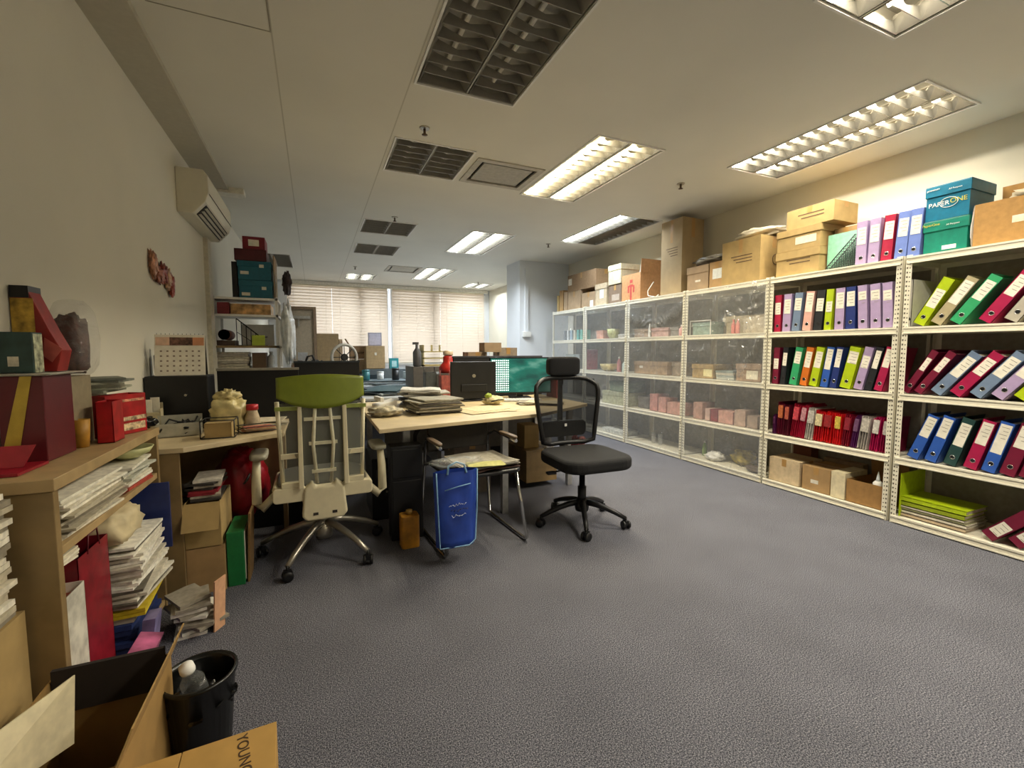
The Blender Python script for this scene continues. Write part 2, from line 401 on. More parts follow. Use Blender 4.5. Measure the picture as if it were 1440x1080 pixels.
solo('access_hatch', mb, [mat('#9c9788',.8), mat('#dcd9cd',.9,var=.015,scale=1.3)], 'square access hatch set in the ceiling at top left near the camera', 'hatch')
# ------------------------------------------------------------ aircon, conduit, wall ornament
t = thing('air_conditioner', 'white wall mounted air conditioner high on the left wall', 'air conditioner', (XL, 4.02, 2.2))
pf = [(0,0),(.10,0),(.18,.09),(.20,.16),(.20,.28),(.17,.32),(0,.32)]
MB().prism(pf, 0, 1.0, 'y').build('casing', mat('#d6d0bd', .45, var=.01), t, .006)
a, b = Vector((.108,0,.004)), Vector((.178,0,.084))
mb = MB(); mb.panel([(.110,.06,.006),(.110,.94,.006),(.174,.94,.078),(.174,.06,.078)], -.004)
mb.build('outlet', M['ink'], t)
mb = MB()
for k in range(3):
    u = k/3+.1; x = .112+.06*u; z = .003+.068*u
    mb.panel([(x,.07,z),(x,.93,z),(x+.018,.93,z+.006),(x+.018,.07,z+.006)], .002)
mb.build('louvre_blade', mat('#c4bda9', .4), t)
MB().box(.2,.203,.02,.98,.15,.154).build('panel_seam', M['ink'], t)
solo('cable_trunking', MB().box(0,.035,0,.14,0,1.9), mat('#c9c3b2', .5), 'pale cable trunking running down the wall below the air conditioner', 'trunking', (XL, 4.84, .3))
t = thing('wall_conduit', 'white conduit with switch box on the bluish pilaster', 'conduit', (3.32,6.95,1.42))
MB().box(-.03,.03,-.03,0,.08,1.15).build('conduit', M['wallw'], t); MB().box(-.07,.07,-.06,0,0,.09).build('switch_box', M['white'], t, .004)
t = thing('wall_ornament', 'crinkled pink and gold festive paper ornament on the left wall', 'ornament', (XL+.004, 3.56, 1.67))
for k, (y, z, ry, rz_, s) in enumerate(((-.27,.05,.08,.11,1),(-.13,-.01,.11,.07,2),(-.02,.02,.08,.09,4),(.10,-.01,.08,.10,3),(.2,-.05,.07,.10,6))):
    MB().blob(.015, ry*.62, rz_*.62, (.012,y*.75,z*.8), 0, .7, 7, s, False).build('ornament_piece', mat(['#b98467','#a5644e','#8b3a2d','#c49a78','#93402f'][k], .35, metal=.3, var=.25, scale=40), t)

# ------------------------------------------------------------ racks on the right
RX, RB = 3.65, 4.09
ys_r = [.77, 1.75, 2.72, 3.69, 4.67, 5.65, 6.61]
LV = [.05, .46, .90, 1.35, 1.815]
rl = ['cream boltless rack of tilted files at the right edge of the photo', 'cream boltless rack of upright files with cartons on its bottom shelf',
      'plastic covered cream rack next to the upright files', 'plastic covered cream rack under the tall carton', 'plastic covered cream rack behind the mesh chair, right half', 'plastic covered cream rack against the pilaster']
def make_rack():
    t = thing('shelving_rack', '', 'rack', (RX, 0, 0))
    Wd = .965
    for x, y, sx, sy in ((0,0,1,1),(0,Wd,1,-1),(RB-RX,0,-1,1),(RB-RX,Wd,-1,-1)):
        mb = MB()
        mb.box(min(x,x+.002*sx), max(x,x+.002*sx), min(y,y+.036*sy), max(y,y+.036*sy), 0, 1.83)
        mb.box(min(x,x+.036*sx), max(x,x+.036*sx), min(y,y+.002*sy), max(y,y+.002*sy), 0, 1.83)
        if sx > 0:
            for k in range(60):
                z = .03 + k*.03
                mb.box(x-.0012, x-.0002, y+.011*sy-.004, y+.011*sy+.004, z, z+.012, 1)
                mb.box(x-.0012, x-.0002, y+.026*sy-.003, y+.026*sy+.003, z, z+.008, 1)
        mb.build('post', [M['rack'], M['rackhole']], t)
    for z in LV:
        mb = MB().box(.004, RB-RX-.004, .004, Wd-.004, z-.008, z)
        mb.box(-.004, .001, .012, Wd-.012, z-.042, z+.004).box(-.009, -.004, .012, Wd-.012, z-.008, z+.004).box(-.009, -.004, .012, Wd-.012, z-.042, z-.034)
        mb.box(RB-RX-.003, RB-RX+.001, .012, Wd-.012, z-.04, z)
        mb.box(.02, RB-RX-.02, .004, .008, z-.04, z).box(.02, RB-RX-.02, Wd-.008, Wd-.004, z-.04, z)
        mb.build('shelf', M['rack'], t)
    MB().box(RB-RX+.002, RB-RX+.006, 0, Wd, .05, 1.8).build('back_panel', mat('#8f897a', .8), t)
    return t
rk = make_rack()
for i in range(6):
    o = rk if i == 0 else dup(rk)
    o.location = (RX, ys_r[i], 0); o['label'] = rl[i]
fl = ['clear plastic sheet hung over the rack beside the upright files', 'clear plastic sheet with a sagging crinkled top on the rack under the tall carton',
      'clear plastic sheet on the rack right behind the mesh chair', 'clear plastic sheet on the farthest rack by the pilaster']
for i in range(4):
    y0 = ys_r[i+2] + .01; Wd = .945; mb = MB(); nu, nv = 70, 110; vs = []; fs = []
    for v in range(nv+1):
        for u in range(nu+1):
            y = Wd*u/nu; z = .02 + 1.80*v/nv
            fold = .007*noise.noise(Vector((y*9+i*7, z*3, i))) + .004*noise.noise(Vector((y*22, z*14, i)))
            if i == 1:
                g = math.exp(-((z-(1.64-.16*(1-abs(y/Wd*2-1)**1.6)))/.07)**2)
                fold += g*(.016+.012*math.sin(((y-.47)**2*3+z)*95)+.010*noise.noise(Vector((y*30,z*30,2))))
            if i == 0:
                g = math.exp(-((y-(.10+.12*(1.8-z)))/.06)**2)*(1 if z > 1.35 else .35) + .8*math.exp(-((y-(.03+.5*(1.32-z)))/.05)**2)*(1 if .95 < z < 1.32 else 0)
                fold += g*(.022+.020*math.sin((y*2+z*.6)*120)+.014*noise.noise(Vector((y*40,z*25,7))))
            vs.append((-max(.001, .012+fold), y, z))
    for v in range(nv):
        for u in range(nu): a = v*(nu+1)+u; fs.append((a, a+1, a+nu+2, a+nu+1))
    mb.add(vs, fs, 0, True)
    solo('plastic_sheet', mb, M['film'], fl[i], 'plastic sheet', (RX-.010, y0, 0))

# ------------------------------------------------------------ lever arch files
BC = {'crimson':'#a0163a','lilac':'#a893b8','greyblue':'#6d7f99','pink':'#d7a79a','black':'#1d1f23','lime':'#a9be12','navy':'#1e2f6e','maroon':'#6f1230',
      'green':'#2f9a63','orange':'#c96a1e','blue':'#2b55a8','magenta':'#a01545','beige':'#a89c7a','grey':'#a9a294','dark green':'#22403d','periwinkle':'#6a7fc0','cream':'#d9cfa8','white':'#cfcabf'}
BM = {}
def file_proto(c, w, lab):
    k = (c, w, lab)
    if k in BM: return BM[k]
    m = mat(BC[c], .42, var=.03); hh, dd = .315, .28
    cover = MB().box(0,.003,-w/2,w/2,0,hh).box(0,dd,-w/2,-w/2+.003,0,hh).box(0,dd,w/2-.003,w/2,0,hh)
    e = []
    def me(mb, mats):
        o = mb.build('x', mats); d = o.data; bpy.data.objects.remove(o); return d
    e.append(('cover', me(cover, m)))
    e.append(('paper_block', me(MB().box(.035,dd-.012,-w/2+.008,w/2-.02,.008,.300), M['paper2'])))
    z0, z1 = lab
    if z1 > z0:
        lb = MB().box(-.0012,-.0001,-w/2+.008,w/2-.008,z0,z1)
        for q in range(4): lb.box(-.0016,-.0012,-w/2+.016,w/2-.016-.012*(q%2),z1-.02-q*.022,z1-.017-q*.022,1)
        e.append(('spine_label', me(lb, [M['paper'], mat('#8d8578', .8)])))
    rg = MB()
    rg.lathe([(.0135,-.0002),(.0135,.0010),(.0105,.0018),(.0105,-.0002)], 20, 0, Matrix.Rotation(R(-90),4,'Y'), (.052,0,0))
    rg.lathe([(.0105,0),(.0105,.0006)], 20, 1, Matrix.Rotation(R(-90),4,'Y'), (.052,0,0))
    e.append(('finger_ring', me(rg, [M['chrome'] if c not in ('black',) else M['ink'], M['black']])))
    BM[k] = e; return e
def lever_file(c, y, lean, z, label, x=3.675, w=.07, lab=(.16,.27), group=None, dx=0):
    t = thing('lever_arch_file', label, 'file', (x+dx, y, z + abs(math.sin(R(lean)))*w/2 + .0005), group=group)
    t.rotation_euler = (R(lean), 0, 0)
    for n_, me in file_proto(c, w, lab):
        o = bpy.data.objects.new(n_, me); col.objects.link(o); o.parent = t
def file_row(rows, z, where, w=.07, x=3.675):
    for i, r_ in enumerate(rows):
        c, y, a = r_[:3]; kw = r_[3] if len(r_) > 3 else {}
        nm = kw.pop('nm', c); kw.setdefault('w', w); kw['group'] = 'lever arch files, ' + where
        pv = rows[i-1][0] if i else None; nx = rows[i+1][0] if i < len(rows)-1 else None
        if pv and nx: pos = 'between %s and %s' % (pv, nx)
        elif nx: pos = 'left end before %s' % nx
        else: pos = 'right end after %s' % pv
        lever_file(c, y, a, z, '%s lever arch file %s, %s' % (nm, pos, where), x=x, **kw)
S4 = (.15,.25)
file_row([('crimson',2.650,0,dict(w=.064,lab=S4)),('lilac',2.570,1.2,dict(lab=(.15,.27))),('greyblue',2.490,4,dict(lab=(.17,.27))),('pink',2.400,4.7,dict(lab=(.15,.30))),('black',2.312,4,dict(lab=S4,w=.068)),
 ('lime',2.235,2.,dict(lab=(.14,.22),w=.058)),('lilac',2.150,0,dict(lab=(.16,.28))),('navy',2.070,-1.5,dict(lab=(.17,.28))),('lilac',1.985,-3.5,dict(w=.066,lab=(.21,.27))),('lilac',1.903,-3.5,dict(lab=(.20,.27))),('lilac',1.828,-3.5,dict(lab=(.19,.26),w=.066))], LV[3]+.004, 'upper shelf of upright files')
file_row([('maroon',2.650,1.6,dict(lab=(.13,.22),w=.058)),('black',2.582,4,dict(w=.05)),('green',2.492,9,dict(lab=(.18,.28),w=.066)),('orange',2.405,9.4,dict(lab=(.15,.28),w=.062)),('lime',2.325,9.6,dict(lab=(.15,.28),w=.066)),
 ('blue',2.240,8,dict(lab=(.14,.30),w=.060)),('navy',2.172,8,dict(lab=(.16,.30),w=.054)),('lime',2.085,11.5,dict(w=.08,lab=(.19,.28))),('lilac',1.997,12,dict(w=.062,lab=(.16,.25))),('black',1.930,12,dict(w=.05,lab=(.16,.29))),('magenta',1.867,12.3,dict(w=.056,lab=(.17,.30)))], LV[2]+.004, 'middle shelf of upright files')
file_row([('white',1.712,0,dict(w=.03,lab=(0,0))),('lime',1.655,27,dict(w=.068,lab=(.12,.24))),('beige',1.565,32,dict(lab=(.14,.29))),('green',1.470,34,dict(lab=(.16,.28))),('magenta',1.335,33,dict(lab=(.17,.29))),('grey',1.225,31,dict(lab=(.15,.29))),
 ('cream',1.125,31,dict(lab=(.15,.26))),('lilac',1.03,31)], LV[3]+.004, 'tilted, highest inner shelf, rightmost rack', w=.066)
file_row([('maroon',1.703,28,dict(lab=(.17,.26),w=.045)),('maroon',1.635,32,dict(lab=(.17,.27),w=.05)),('greyblue',1.540,36,dict(lab=(.14,.28))),('magenta',1.445,36,dict(lab=(.16,.27))),('greyblue',1.350,36,dict(lab=(.15,.28))),
 ('lilac',1.255,36,dict(lab=(.15,.27))),('lime',1.16,36),('lilac',1.065,36)], LV[2]+.004, 'tilted, middle shelf, rightmost rack', w=.066)
file_row([('blue',1.640,19,dict(lab=(.16,.30))),('blue',1.545,16,dict(lab=(.17,.30))),('dark green',1.447,15,dict(lab=(.13,.28))),('magenta',1.350,14,dict(lab=(.16,.30))),
 ('blue',1.268,13,dict(lab=(.12,.30))),('maroon',1.188,14,dict(lab=(.17,.30))),('maroon',1.108,14,dict(lab=(.17,.30))),('greyblue',1.03,14)], LV[1]+.004, 'tilted, third inner shelf, rightmost rack', w=.066)
for c, y, a, lab in (('lilac',2.035,0,'lilac lever arch file on the rack top beside the mesh file tray'),('lilac',1.955,1,'lilac lever arch file on the rack top beside the crimson one'),
    ('crimson',1.875,3,'crimson lever arch file standing on the rack top'),('periwinkle',1.792,3,'periwinkle lever arch file on the rack top beside the crimson one'),('periwinkle',1.718,2,'periwinkle lever arch file on the rack top touching the stacked paper boxes')):
    lever_file(c, y, a, LV[4]+.004, lab, lab=(.15,.27), w=.07, x=3.69)

# bottom shelf of the right rack
for k, (c, h) in enumerate((('grey',.012),('cream',.012),('pink',.010),('lime',.02),('grey',.010),('lime',.036))):
    pass
z = LV[0]+.004
for c, h, lab in (('#b9a58a',.022,'brown and white folder at the bottom of the flat pile'),('#d7d0bf',.02,'cream folder low in the flat pile under lime files'),('#b7b78f',.018,'pale green folder in the middle of the flat pile'),('#cfc9b8',.014,'thin pale folder below the lime files in the flat pile'),('#8f9d1a',.03,'dull lime file flat second from the top of the pile'),('#a9be12',.03,'bright lime file flat on top of the pile')):
    mb = MB().box(0,.27,0,.34,0,.003).box(0,.27,0,.34,h-.003,h).box(0,.003,0,.34,0,h); mb.box(.006,.262,.006,.334,.003,h-.003,1)
    solo('folder', mb, [mat(c,.5), M['paper']], lab, 'folder', (3.69+random.uniform(0,.02), 1.36+random.uniform(-.01,.01), z), group='folders lying flat on the bottom shelf'); z += h + .0006
solo('folder', MB().box(0,.30,0,.006,0,.30), mat('#a9be12',.5), 'lime folder standing against the left post on the bottom shelf of the rightmost rack', 'folder', (3.68,1.692,LV[0]+.001))
def down_file(c, y, a, lab, x=3.68):
    # file standing on its head, leaning
    t = thing('lever_arch_file', lab, 'file', (x, y, LV[0]+.006+math.sin(R(a))*.035)); t.rotation_euler = (R(a),0,0)
    for n_, me in file_proto(c, .07, (.04,.13)):
        o = bpy.data.objects.new(n_, me); col.objects.link(o); o.parent = t
        if n_ == 'finger_ring': o.location = (0,0,.19)
down_file('maroon', 1.25, 42, 'maroon lever arch file lying tilted upside down beside the flat folder pile')
down_file('maroon', 1.135, 42, 'maroon lever arch file tilted between a maroon one and a lime one, bottom shelf')
lever_file('lime', 1.015, 42, LV[0]+.004, 'lime lever arch file at the bottom right of the rightmost rack', w=.07)

# plastic folders on the lower shelf of the second rack
PF = [(2.655,2,'purple',.03,.17,'#4a1440','#4a1440'),(2.60,1,'clear and maroon',.05,.29,'#5b0f26','#b7643a'),(2.545,2,'clear and dark maroon',.045,.28,'#4d1020','#a8503a'),(2.48,6,'crimson',.055,.29,'#8e0f28','#c0404a'),(2.42,7,'bright crimson',.05,.29,'#a01030','#b9838a'),
 (2.355,6,'grey stack of magazines',.06,.27,'#b4aea6','#b9b2aa'),(2.285,4,'red, with cream note',.06,.25,'#b3141c','#d3c49a'),(2.215,4,'wide bright red',.065,.25,'#c01618','#8f1c20'),(2.135,2,'red, with yellow note',.05,.25,'#c4161a','#c7b04a'),(2.075,5,'dark red',.05,.25,'#7a1024','#8a1a2c'),
 (2.02,7,'purple clear',.04,.25,'#4e1a4c','#6b4668'),(1.957,6,'white and grey patterned',.06,.26,'#a8a19a','#b9b2a8'),(1.885,5,'magenta with white top',.05,.26,'#a8124e','#c9c4bc'),(1.82,4,'magenta, last by the right post',.045,.26,'#930f40','#bdb8b0')]
for y, a, nm, wd, hh, c1, c2 in PF:
    t = thing('document_sleeve', nm + ' plastic document sleeve on the shelf above the bottom cartons', 'document sleeve', (3.69, y, LV[1]+.005+wd/2*math.sin(R(a)))); t.rotation_euler = (R(a),0,0)
    mb = MB()
    for k in range(4):
        yy = -wd/2+.002+k*(wd-.006)/3; mb.box(random.uniform(0,.012), .25, yy, yy+.0035, 0, hh*random.uniform(.9,1), 0)
    mb.build('sleeve', [mat(c1,.35,var=.15,scale=25)], t)
    MB().box(-.002,-.001,-wd/2+.006,wd/2-.006,hh*.52,hh*.86).box(-.001,.10,-wd/2+.008,wd/2-.008,hh*.5,hh*.88).build('inner_sheet', mat(c2,.6,var=.2,scale=50), t)

# ------------------------------------------------------------ cartons
def carton(label, loc, d, wy, h, rz=0, m=None, lid=False, opened=None, tape=True, sticker=None, cat='box', group=None, texts=(), name='cardboard_box', base_at='corner', marks=0):
    """local: x 0..d (depth), y 0..wy, z 0..h; front face at x=0 (looks -X)"""
    m = m or M['kraft']; t = thing(name, label, cat, loc, rz, group)
    mb = MB(); q = .004
    mb.box(0,d,0,wy,0,q).box(0,q,0,wy,q,h).box(d-q,d,0,wy,q,h).box(q,d-q,0,q,q,h).box(q,d-q,wy-q,wy,q,h)
    mb.build('box_body', m, t)
    if opened:
        for ang, side in opened:
            L = (d if side in 'ns' else wy); fl = (wy if side in 'ns' else d)/2*.9
            c, s_ = math.cos(R(ang))*fl, math.sin(R(ang))*fl
            if side == 'w': qd = [(0,0,h),(0,wy,h),(-c,wy,h+s_),(-c,0,h+s_)]
            if side == 'e': qd = [(d,0,h),(d,wy,h),(d+c,wy,h+s_),(d+c,0,h+s_)]
            if side == 's': qd = [(0,0,h),(d,0,h),(d,-c,h+s_),(0,-c,h+s_)]
            if side == 'n': qd = [(0,wy,h),(d,wy,h),(d,wy+c,h+s_),(0,wy+c,h+s_)]
            MB().panel(qd, .004).build('flap', m, t)
    elif lid:
        lh = min(.07, h*.3)
        MB().box(-.006,d+.006,-.006,wy+.006,h,h+.004).box(-.006,-.001,-.006,wy+.006,h-lh,h).box(d+.001,d+.006,-.006,wy+.006,h-lh,h).box(-.001,d+.001,-.006,-.001,h-lh,h).box(-.001,d+.001,wy+.001,wy+.006,h-lh,h).build('lid', m, t, .002)
    else:
        MB().box(0,d/2-.001,0,wy,h,h+.004).box(d/2+.001,d,0,wy,h,h+.004).build('flap', m, t)
        if tape: MB().box(d/2-.025,d/2+.025,-.001,wy+.001,h+.004,h+.005).box(d/2-.025,d/2+.025,-.001,-.0003,h*.75,h+.004).box(-.001,-.0003,wy/2-.02,wy/2+.02,h*.7,h+.004).build('packing_tape', M['tape'], t)
    if sticker:
        y0,y1,z0,z1 = sticker[:4]; MB().box(-.0015,-.0003 if not lid else -.0003,y0,y1,z0,z1).build('sticker', mat(sticker[4] if len(sticker)>4 else '#d8d2c4',.6), t)
    if marks:
        mb = MB()
        for k in range(marks):
            z = h*.62-k*.028; mb.box(-.0012,-.0002,wy*.2,wy*(.75-.07*k),z,z+.008)
        mb.build('printed_marks', mat('#5a4630',.8), t)
    for tx in texts: text(tx[0], tx[1], tx[2], t, tx[3])
    return t
zt = LV[4]+.005
# right rack top
g1, g2 = mat('#0f7a66', .4), mat('#0f6d8c', .4)
wt = mat('#e8ece6', .5); yl = mat('#c9c24a', .5)
t = carton('teal lidded copy paper box under the blue one on the rack top', (3.70,1.452,zt), .30, .215, .205, m=g1, lid=True, sticker=(.05,.12,.02,.045,'#e6e6de'))
text('PaperOne', .022, yl, t, face_negx(-.0075, .18, .185)); text('All Purpose', .014, wt, t, face_negx(-.0075, .07, .172))
t = carton('blue lidded copy paper box stacked on the teal one on the rack top', (3.70,1.452,zt+.212), .30, .215, .215, m=g2, lid=True)
text('PAPER', .038, wt, t, face_negx(-.0016, .15, .098)); text('ONE', .040, yl, t, face_negx(-.0016, .053, .104))
mb = MB(); mb.tube([(-.002, .1+.045*math.cos(R(a)), .10+.03*math.sin(R(a))) for a in range(0,360,15)], .0016, 6, closed=True); mb.build('logo_ring', wt, t)
text('premium', .018, wt, t, face_negx(-.0075, .18, .196)); text('All Purpose', .014, wt, t, face_negx(-.0075, .07, .18))
carton('open brown carton with white liner at the right end of the rack top', (3.70,.95,zt), .34, .475, .255, m=mat('#a98046',.8), opened=[(95,'e')], sticker=(.22,.31,.11,.15,'#ded3ba'))
solo('plastic_bag', MB().blob(.04,.006,.12,(0,0,.12),0,.3,6,3,True), M['white'], 'white plastic bag bulging at the left end of the open carton', 'bag', (3.745,1.4375,zt+.002))
solo('plastic_bag', MB().blob(.11,.16,.07,(0,0,.07),0,.5,6,5,True), mat('#b9ad94',.35), 'crumpled beige plastic bag poking out above the open carton', 'bag', (3.88,1.18,zt+.20))
# archive boxes
carton('lidded brown archive box at the bottom of the stack on the rack top', (3.70,2.34,zt), .33, .36, .205, m=M['kraft2'], lid=True, marks=2)
carton('lidded brown archive box in the middle of the stack, with white label', (3.70,2.34,zt+.212), .33, .36, .17, m=M['kraft2'], lid=True, sticker=(.03,.2,.04,.10,'#d9ceb4'))
t = carton('printed brown carton topping the archive box stack', (3.71,2.25,zt+.389), .30, .38, .15, m=M['kraft2'], tape=True, marks=2)
carton('small tan carton beside the archive boxes behind the green file', (3.86,2.16,zt), .2, .17, .34, m=M['kraft'])
carton('small tan box behind the lilac files on the rack top', (3.97,1.98,zt), .12, .14, .31, m=M['kraft3'])
solo('magazine_file', MB().box(0,.01,0,.235,0,.285), mat('#8fc9ac',.5), 'mint green folder standing beside the black mesh tray on the rack top', 'folder', (3.775,2.088,zt))
t = thing('file_tray', 'black wire mesh magazine tray between mint folder and lilac file', 'file tray', (3.71,2.09,zt))
mb = MB(); wy = .20
for k in range(17):
    u = k/16; y = u*wy; mb.tube([(0,y,0.006),(0,y,.02+.2*(1-u) if False else .02+.22*(1-u))], .0022, 6)
    mb.tube([(.05,y,0.006),(.05,y,.02+.22*(1-u))], .0022, 6)
for y_, z_ in ((0,.0),(0,0)): pass
mb.tube([(0,0,.24),(0,wy,.02),(.05,wy,.02),(.05,0,.24)], .004, 6, closed=True); mb.tube([(0,0,.006),(0,wy,.006),(.05,wy,.006),(.05,0,.006)], .004, 6, closed=True)
for k in range(12):
    z_ = .02+k*.018; yy = wy*(1-(z_-.02)/.22); mb.tube([(0,0,z_),(0,max(.005,yy),z_)], .0022, 6); mb.tube([(.05,0,z_),(.05,max(.005,yy),z_)], .0022, 6)
mb.build('wire_mesh', mat('#20302c',.4), t)
# rack 3 top
t = carton('large yellow brown carton with printed lines on the plastic covered rack', (3.66,2.83,zt), .36, .41, .40, m=M['kraft2'], marks=3)
mb = MB().tube([(.20+.04*math.cos(R(a)),-.002,.2+.045*math.sin(R(a))) for a in range(0,360,20)], .003, 6, closed=True); mb.build('printed_marks', mat('#4b3620',.8), t)
solo('plastic_bag', MB().blob(.15,.21,.05,(0,0,.05),0,.35,7,11,True), mat('#d8cdb4',.4,var=.05), 'flat cream plastic wrapped parcel lying on the large yellow carton', 'bag', (3.86,2.98,zt+.407), 8)
carton('brown carton with white label left of the large yellow carton', (3.70,3.245,zt), .3, .18, .255, m=M['kraft'], sticker=(.02,.14,.09,.19,'#d5d8d6'))
carton('small lidded brown carton under a grey plastic bag', (3.70,3.44,zt), .3, .28, .25, m=M['kraft3'], lid=True, sticker=(.1,.17,.09,.11))
solo('plastic_bag', MB().blob(.13,.2,.045,(0,0,.045),0,.55,7,21,True), mat('#8f8a80',.3,var=.3,scale=12), 'crumpled grey plastic bag lying on the two small cartons', 'bag', (3.84,3.50,zt+.262))
carton('tall narrow carton nearly reaching the ceiling', (3.70,3.81,zt), .31, .32, .82, m=mat('#a08b68',.8,var=.04,scale=10), marks=4)
solo('packing_strap', MB().tube([(0,0,.02),(.05,.1,.006),(.02,.2,.03),(.08,.28,.1),(.1,.2,.2)], .006, 6), M['paper'], 'cream plastic strap looping from the tall carton to the red marked box', 'strap', (3.69,4.15,zt+.002))
t = carton('open carton with a red emblem and raised flap', (3.68,4.46,zt), .34, .36, .33, m=mat('#b98a5e',.8), opened=[(86,'s'),(88,'e')])
MB().box(-.0015,-.0003,.15,.2,.22,.26).box(-.0015,-.0003,.14,.21,.17,.2).box(-.0015,-.0003,.16,.195,.0,.17).box(-.0015,-.0003,.11,.14,.1,.19).box(-.0015,-.0003,.21,.24,.1,.19).build('red_emblem', mat('#b5483e',.6), t)
carton('cream lidded box stacked on the dark carton', (3.69,4.86,zt+.255), .3, .27, .25, m=mat('#c4bb9b',.7), lid=True, sticker=(.04,.14,.05,.16,'#e0ddce'))
carton('dark brown carton under the cream lidded box', (3.70,4.86,zt), .3, .27, .25, m=mat('#776452',.8), sticker=(.04,.2,.04,.12,'#a6988a'))
carton('pale carton with white sticker and a slanting lid', (3.70,5.18,zt), .3, .27, .30, m=mat('#b3a388',.8), lid=True, sticker=(.07,.16,.1,.22,'#cfe0d8'))
carton('low brown carton below the big carton, with white card before it', (3.71,5.47,zt), .3, .35, .22, m=M['kraft3'], sticker=(.05,.13,.01,.10,'#d8dcd8'))
carton('square brown carton below the left of the big carton', (3.71,5.86,zt), .3, .37, .28, m=M['kraft3'])
carton('big brown carton with a sticker stacked across two smaller ones', (3.72,5.47,zt+.29), .34, .78, .25, m=mat('#8c7255',.8), sticker=(.66,.76,.1,.2))
for k, (y, h, lab) in enumerate(((6.26,.30,'upright brown carton nearest the square one at the far end'),(6.40,.34,'middle upright brown carton at the far end of the rack top'),(6.53,.27,'upright tan carton against the pilaster'))):
    carton(lab, (3.72,y,zt), .25, .11 if k<2 else .06, h, m=(M['kraft3'],M['kraft'],M['kraft2'])[k], tape=False)
# bottom of rack 2
z0 = LV[0]+.005
carton('pale carton at the left end of the bottom shelf under the upright files', (3.68,2.40,z0), .3, .27, .2, m=mat('#c2ad8c',.8))
carton('brown carton with small sticker on the bottom shelf', (3.69,2.16,z0), .3, .22, .19, m=M['kraft'], sticker=(.09,.15,.06,.09))
carton('tall white narrow box between two brown cartons on the bottom shelf', (3.675,2.045,z0), .28, .1, .2, m=mat('#d3c6a4',.7), tape=False)
carton('wide brown carton at the right end of the bottom shelf', (3.68,1.79,z0), .32, .245, .17, m=mat('#96703f',.8), opened=[(100,'e')])
carton('flat brown tray of odds and ends behind the white narrow box', (4.0,2.1,z0), .07, .3, .22, m=M['kraft3'], tape=False)
t = thing('glue_bottle', 'white glue bottle with a pointed nozzle on the bottom shelf', 'bottle', (3.72,1.85,z0+.03))
MB().lathe([(.02,.0),(.03,.01),(.03,.15),(.018,.165)],18).build('bottle_body', M['white'], t); MB().lathe([(.014,.165),(.012,.18),(.003,.23),(.001,.235)],14).build('nozzle', mat('#d9dfe0',.3), t)
carton('small brown box at the back left of the bottom shelf', (3.98,2.5,z0), .1, .16, .3, m=mat('#6b3a22',.8), tape=False)

# ------------------------------------------------------------ things behind the plastic
def sbox(lab, x, y, z, d, wy, h, c, nm='storage_box', cat='box', lid=True, st=None):
    return carton(lab, (x,y,z+.005), d, wy, h, m=mat(c,.6,var=.12,scale=24), lid=lid, tape=False, name=nm, cat=cat, sticker=st)
def bottle(lab, x, y, z, r, h, c, capc='#dddad2', cat='bottle', name='bottle'):
    t = thing(name, lab, cat, (x,y,z+.004))
    MB().lathe([(r*.9,0),(r,.01),(r,h*.65),(r*.4,h*.82),(r*.4,h*.88)],18).build('bottle_body', mat(c,.35), t)
    MB().lathe([(r*.45,h*.88),(r*.45,h)],14).build('cap', mat(capc,.4), t)
def bowl(lab, x, y, z, r, h, c, cat='bowl', name='bowl'):
    MBx = MB().lathe([(r*.5,0),(r*.9,h*.4),(r,h),(r*.95,h),(r*.85,h*.45),(r*.4,.01)],24)
    solo(name, MBx, mat(c,.5,var=.2,scale=20), lab, cat, (x,y,z+.005))
def gift_bag(lab, x, y, z, d, wy, h, c, rz=0, handle=True, m=None, cat='bag', hc=None):
    t = thing('paper_bag', lab, cat, (x,y,z), rz)
    m = m or mat(c,.4,var=.15,scale=22); q=.002
    mb = MB().box(0,d,0,wy,0,q).box(0,q,0,wy,0,h).box(d-q,d,0,wy,0,h)
    mb.panel([(0,0,0),(d,0,0),(d,0,h),(0,0,h)], -q).panel([(0,wy,0),(d,wy,0),(d,wy,h),(0,wy,h)], q)
    mb.build('bag_body', m, t)
    if handle:
        for xx in (0,d): MB().tube([(xx,wy*.3,h-.01),(xx,wy*.36,h+.05),(xx,wy*.64,h+.05),(xx,wy*.7,h-.01)], .0025, 6).build('handle', mat(hc or c,.5), t)
    return t
z4, z3, z2, z1 = LV[3], LV[2], LV[1], LV[0]
# rack 3
sbox('green and white framed box behind plastic, upper shelf, left side', 3.72,3.42,z4,.2,.22,.13,'#7f9488')
solo('wire_stand', MB().box(0,.004,0,.28,.145,.152).box(0,.004,0,.006,0,.15).box(0,.004,.27,.276,0,.15), M['white'], 'white wire stand around the green box behind plastic', 'stand', (3.69,3.38,z4+.004))
bottle('slim cream bottle standing above the green box behind plastic', 3.98,3.46,z4,.02,.26,'#d8d0c0')
bottle('left one of two pink bottles behind plastic', 3.74,3.15,z4,.02,.14,'#c9746a','#c9746a'); bottle('right one of two pink bottles behind plastic', 3.74,3.10,z4,.02,.14,'#cf8076','#cf8076')
sbox('wide low beige tray at the back of the upper plastic covered shelf', 3.9,2.95,z4,.15,.42,.18,'#a79b82')
sbox('pale open container at the right end of the upper plastic covered shelf', 3.72,2.78,z4,.15,.24,.14,'#b5aa95',lid=False)
sbox('brown lidded box with cream label, left on the middle plastic covered shelf', 3.72,3.36,z3,.28,.27,.14,'#a08654',st=(.01,.12,.02,.1,'#d9cf9c'))
sbox('brown box with white label, right on the middle plastic covered shelf', 3.72,2.82,z3,.28,.26,.16,'#98806a',st=(.03,.15,.02,.1,'#d8d2be'))
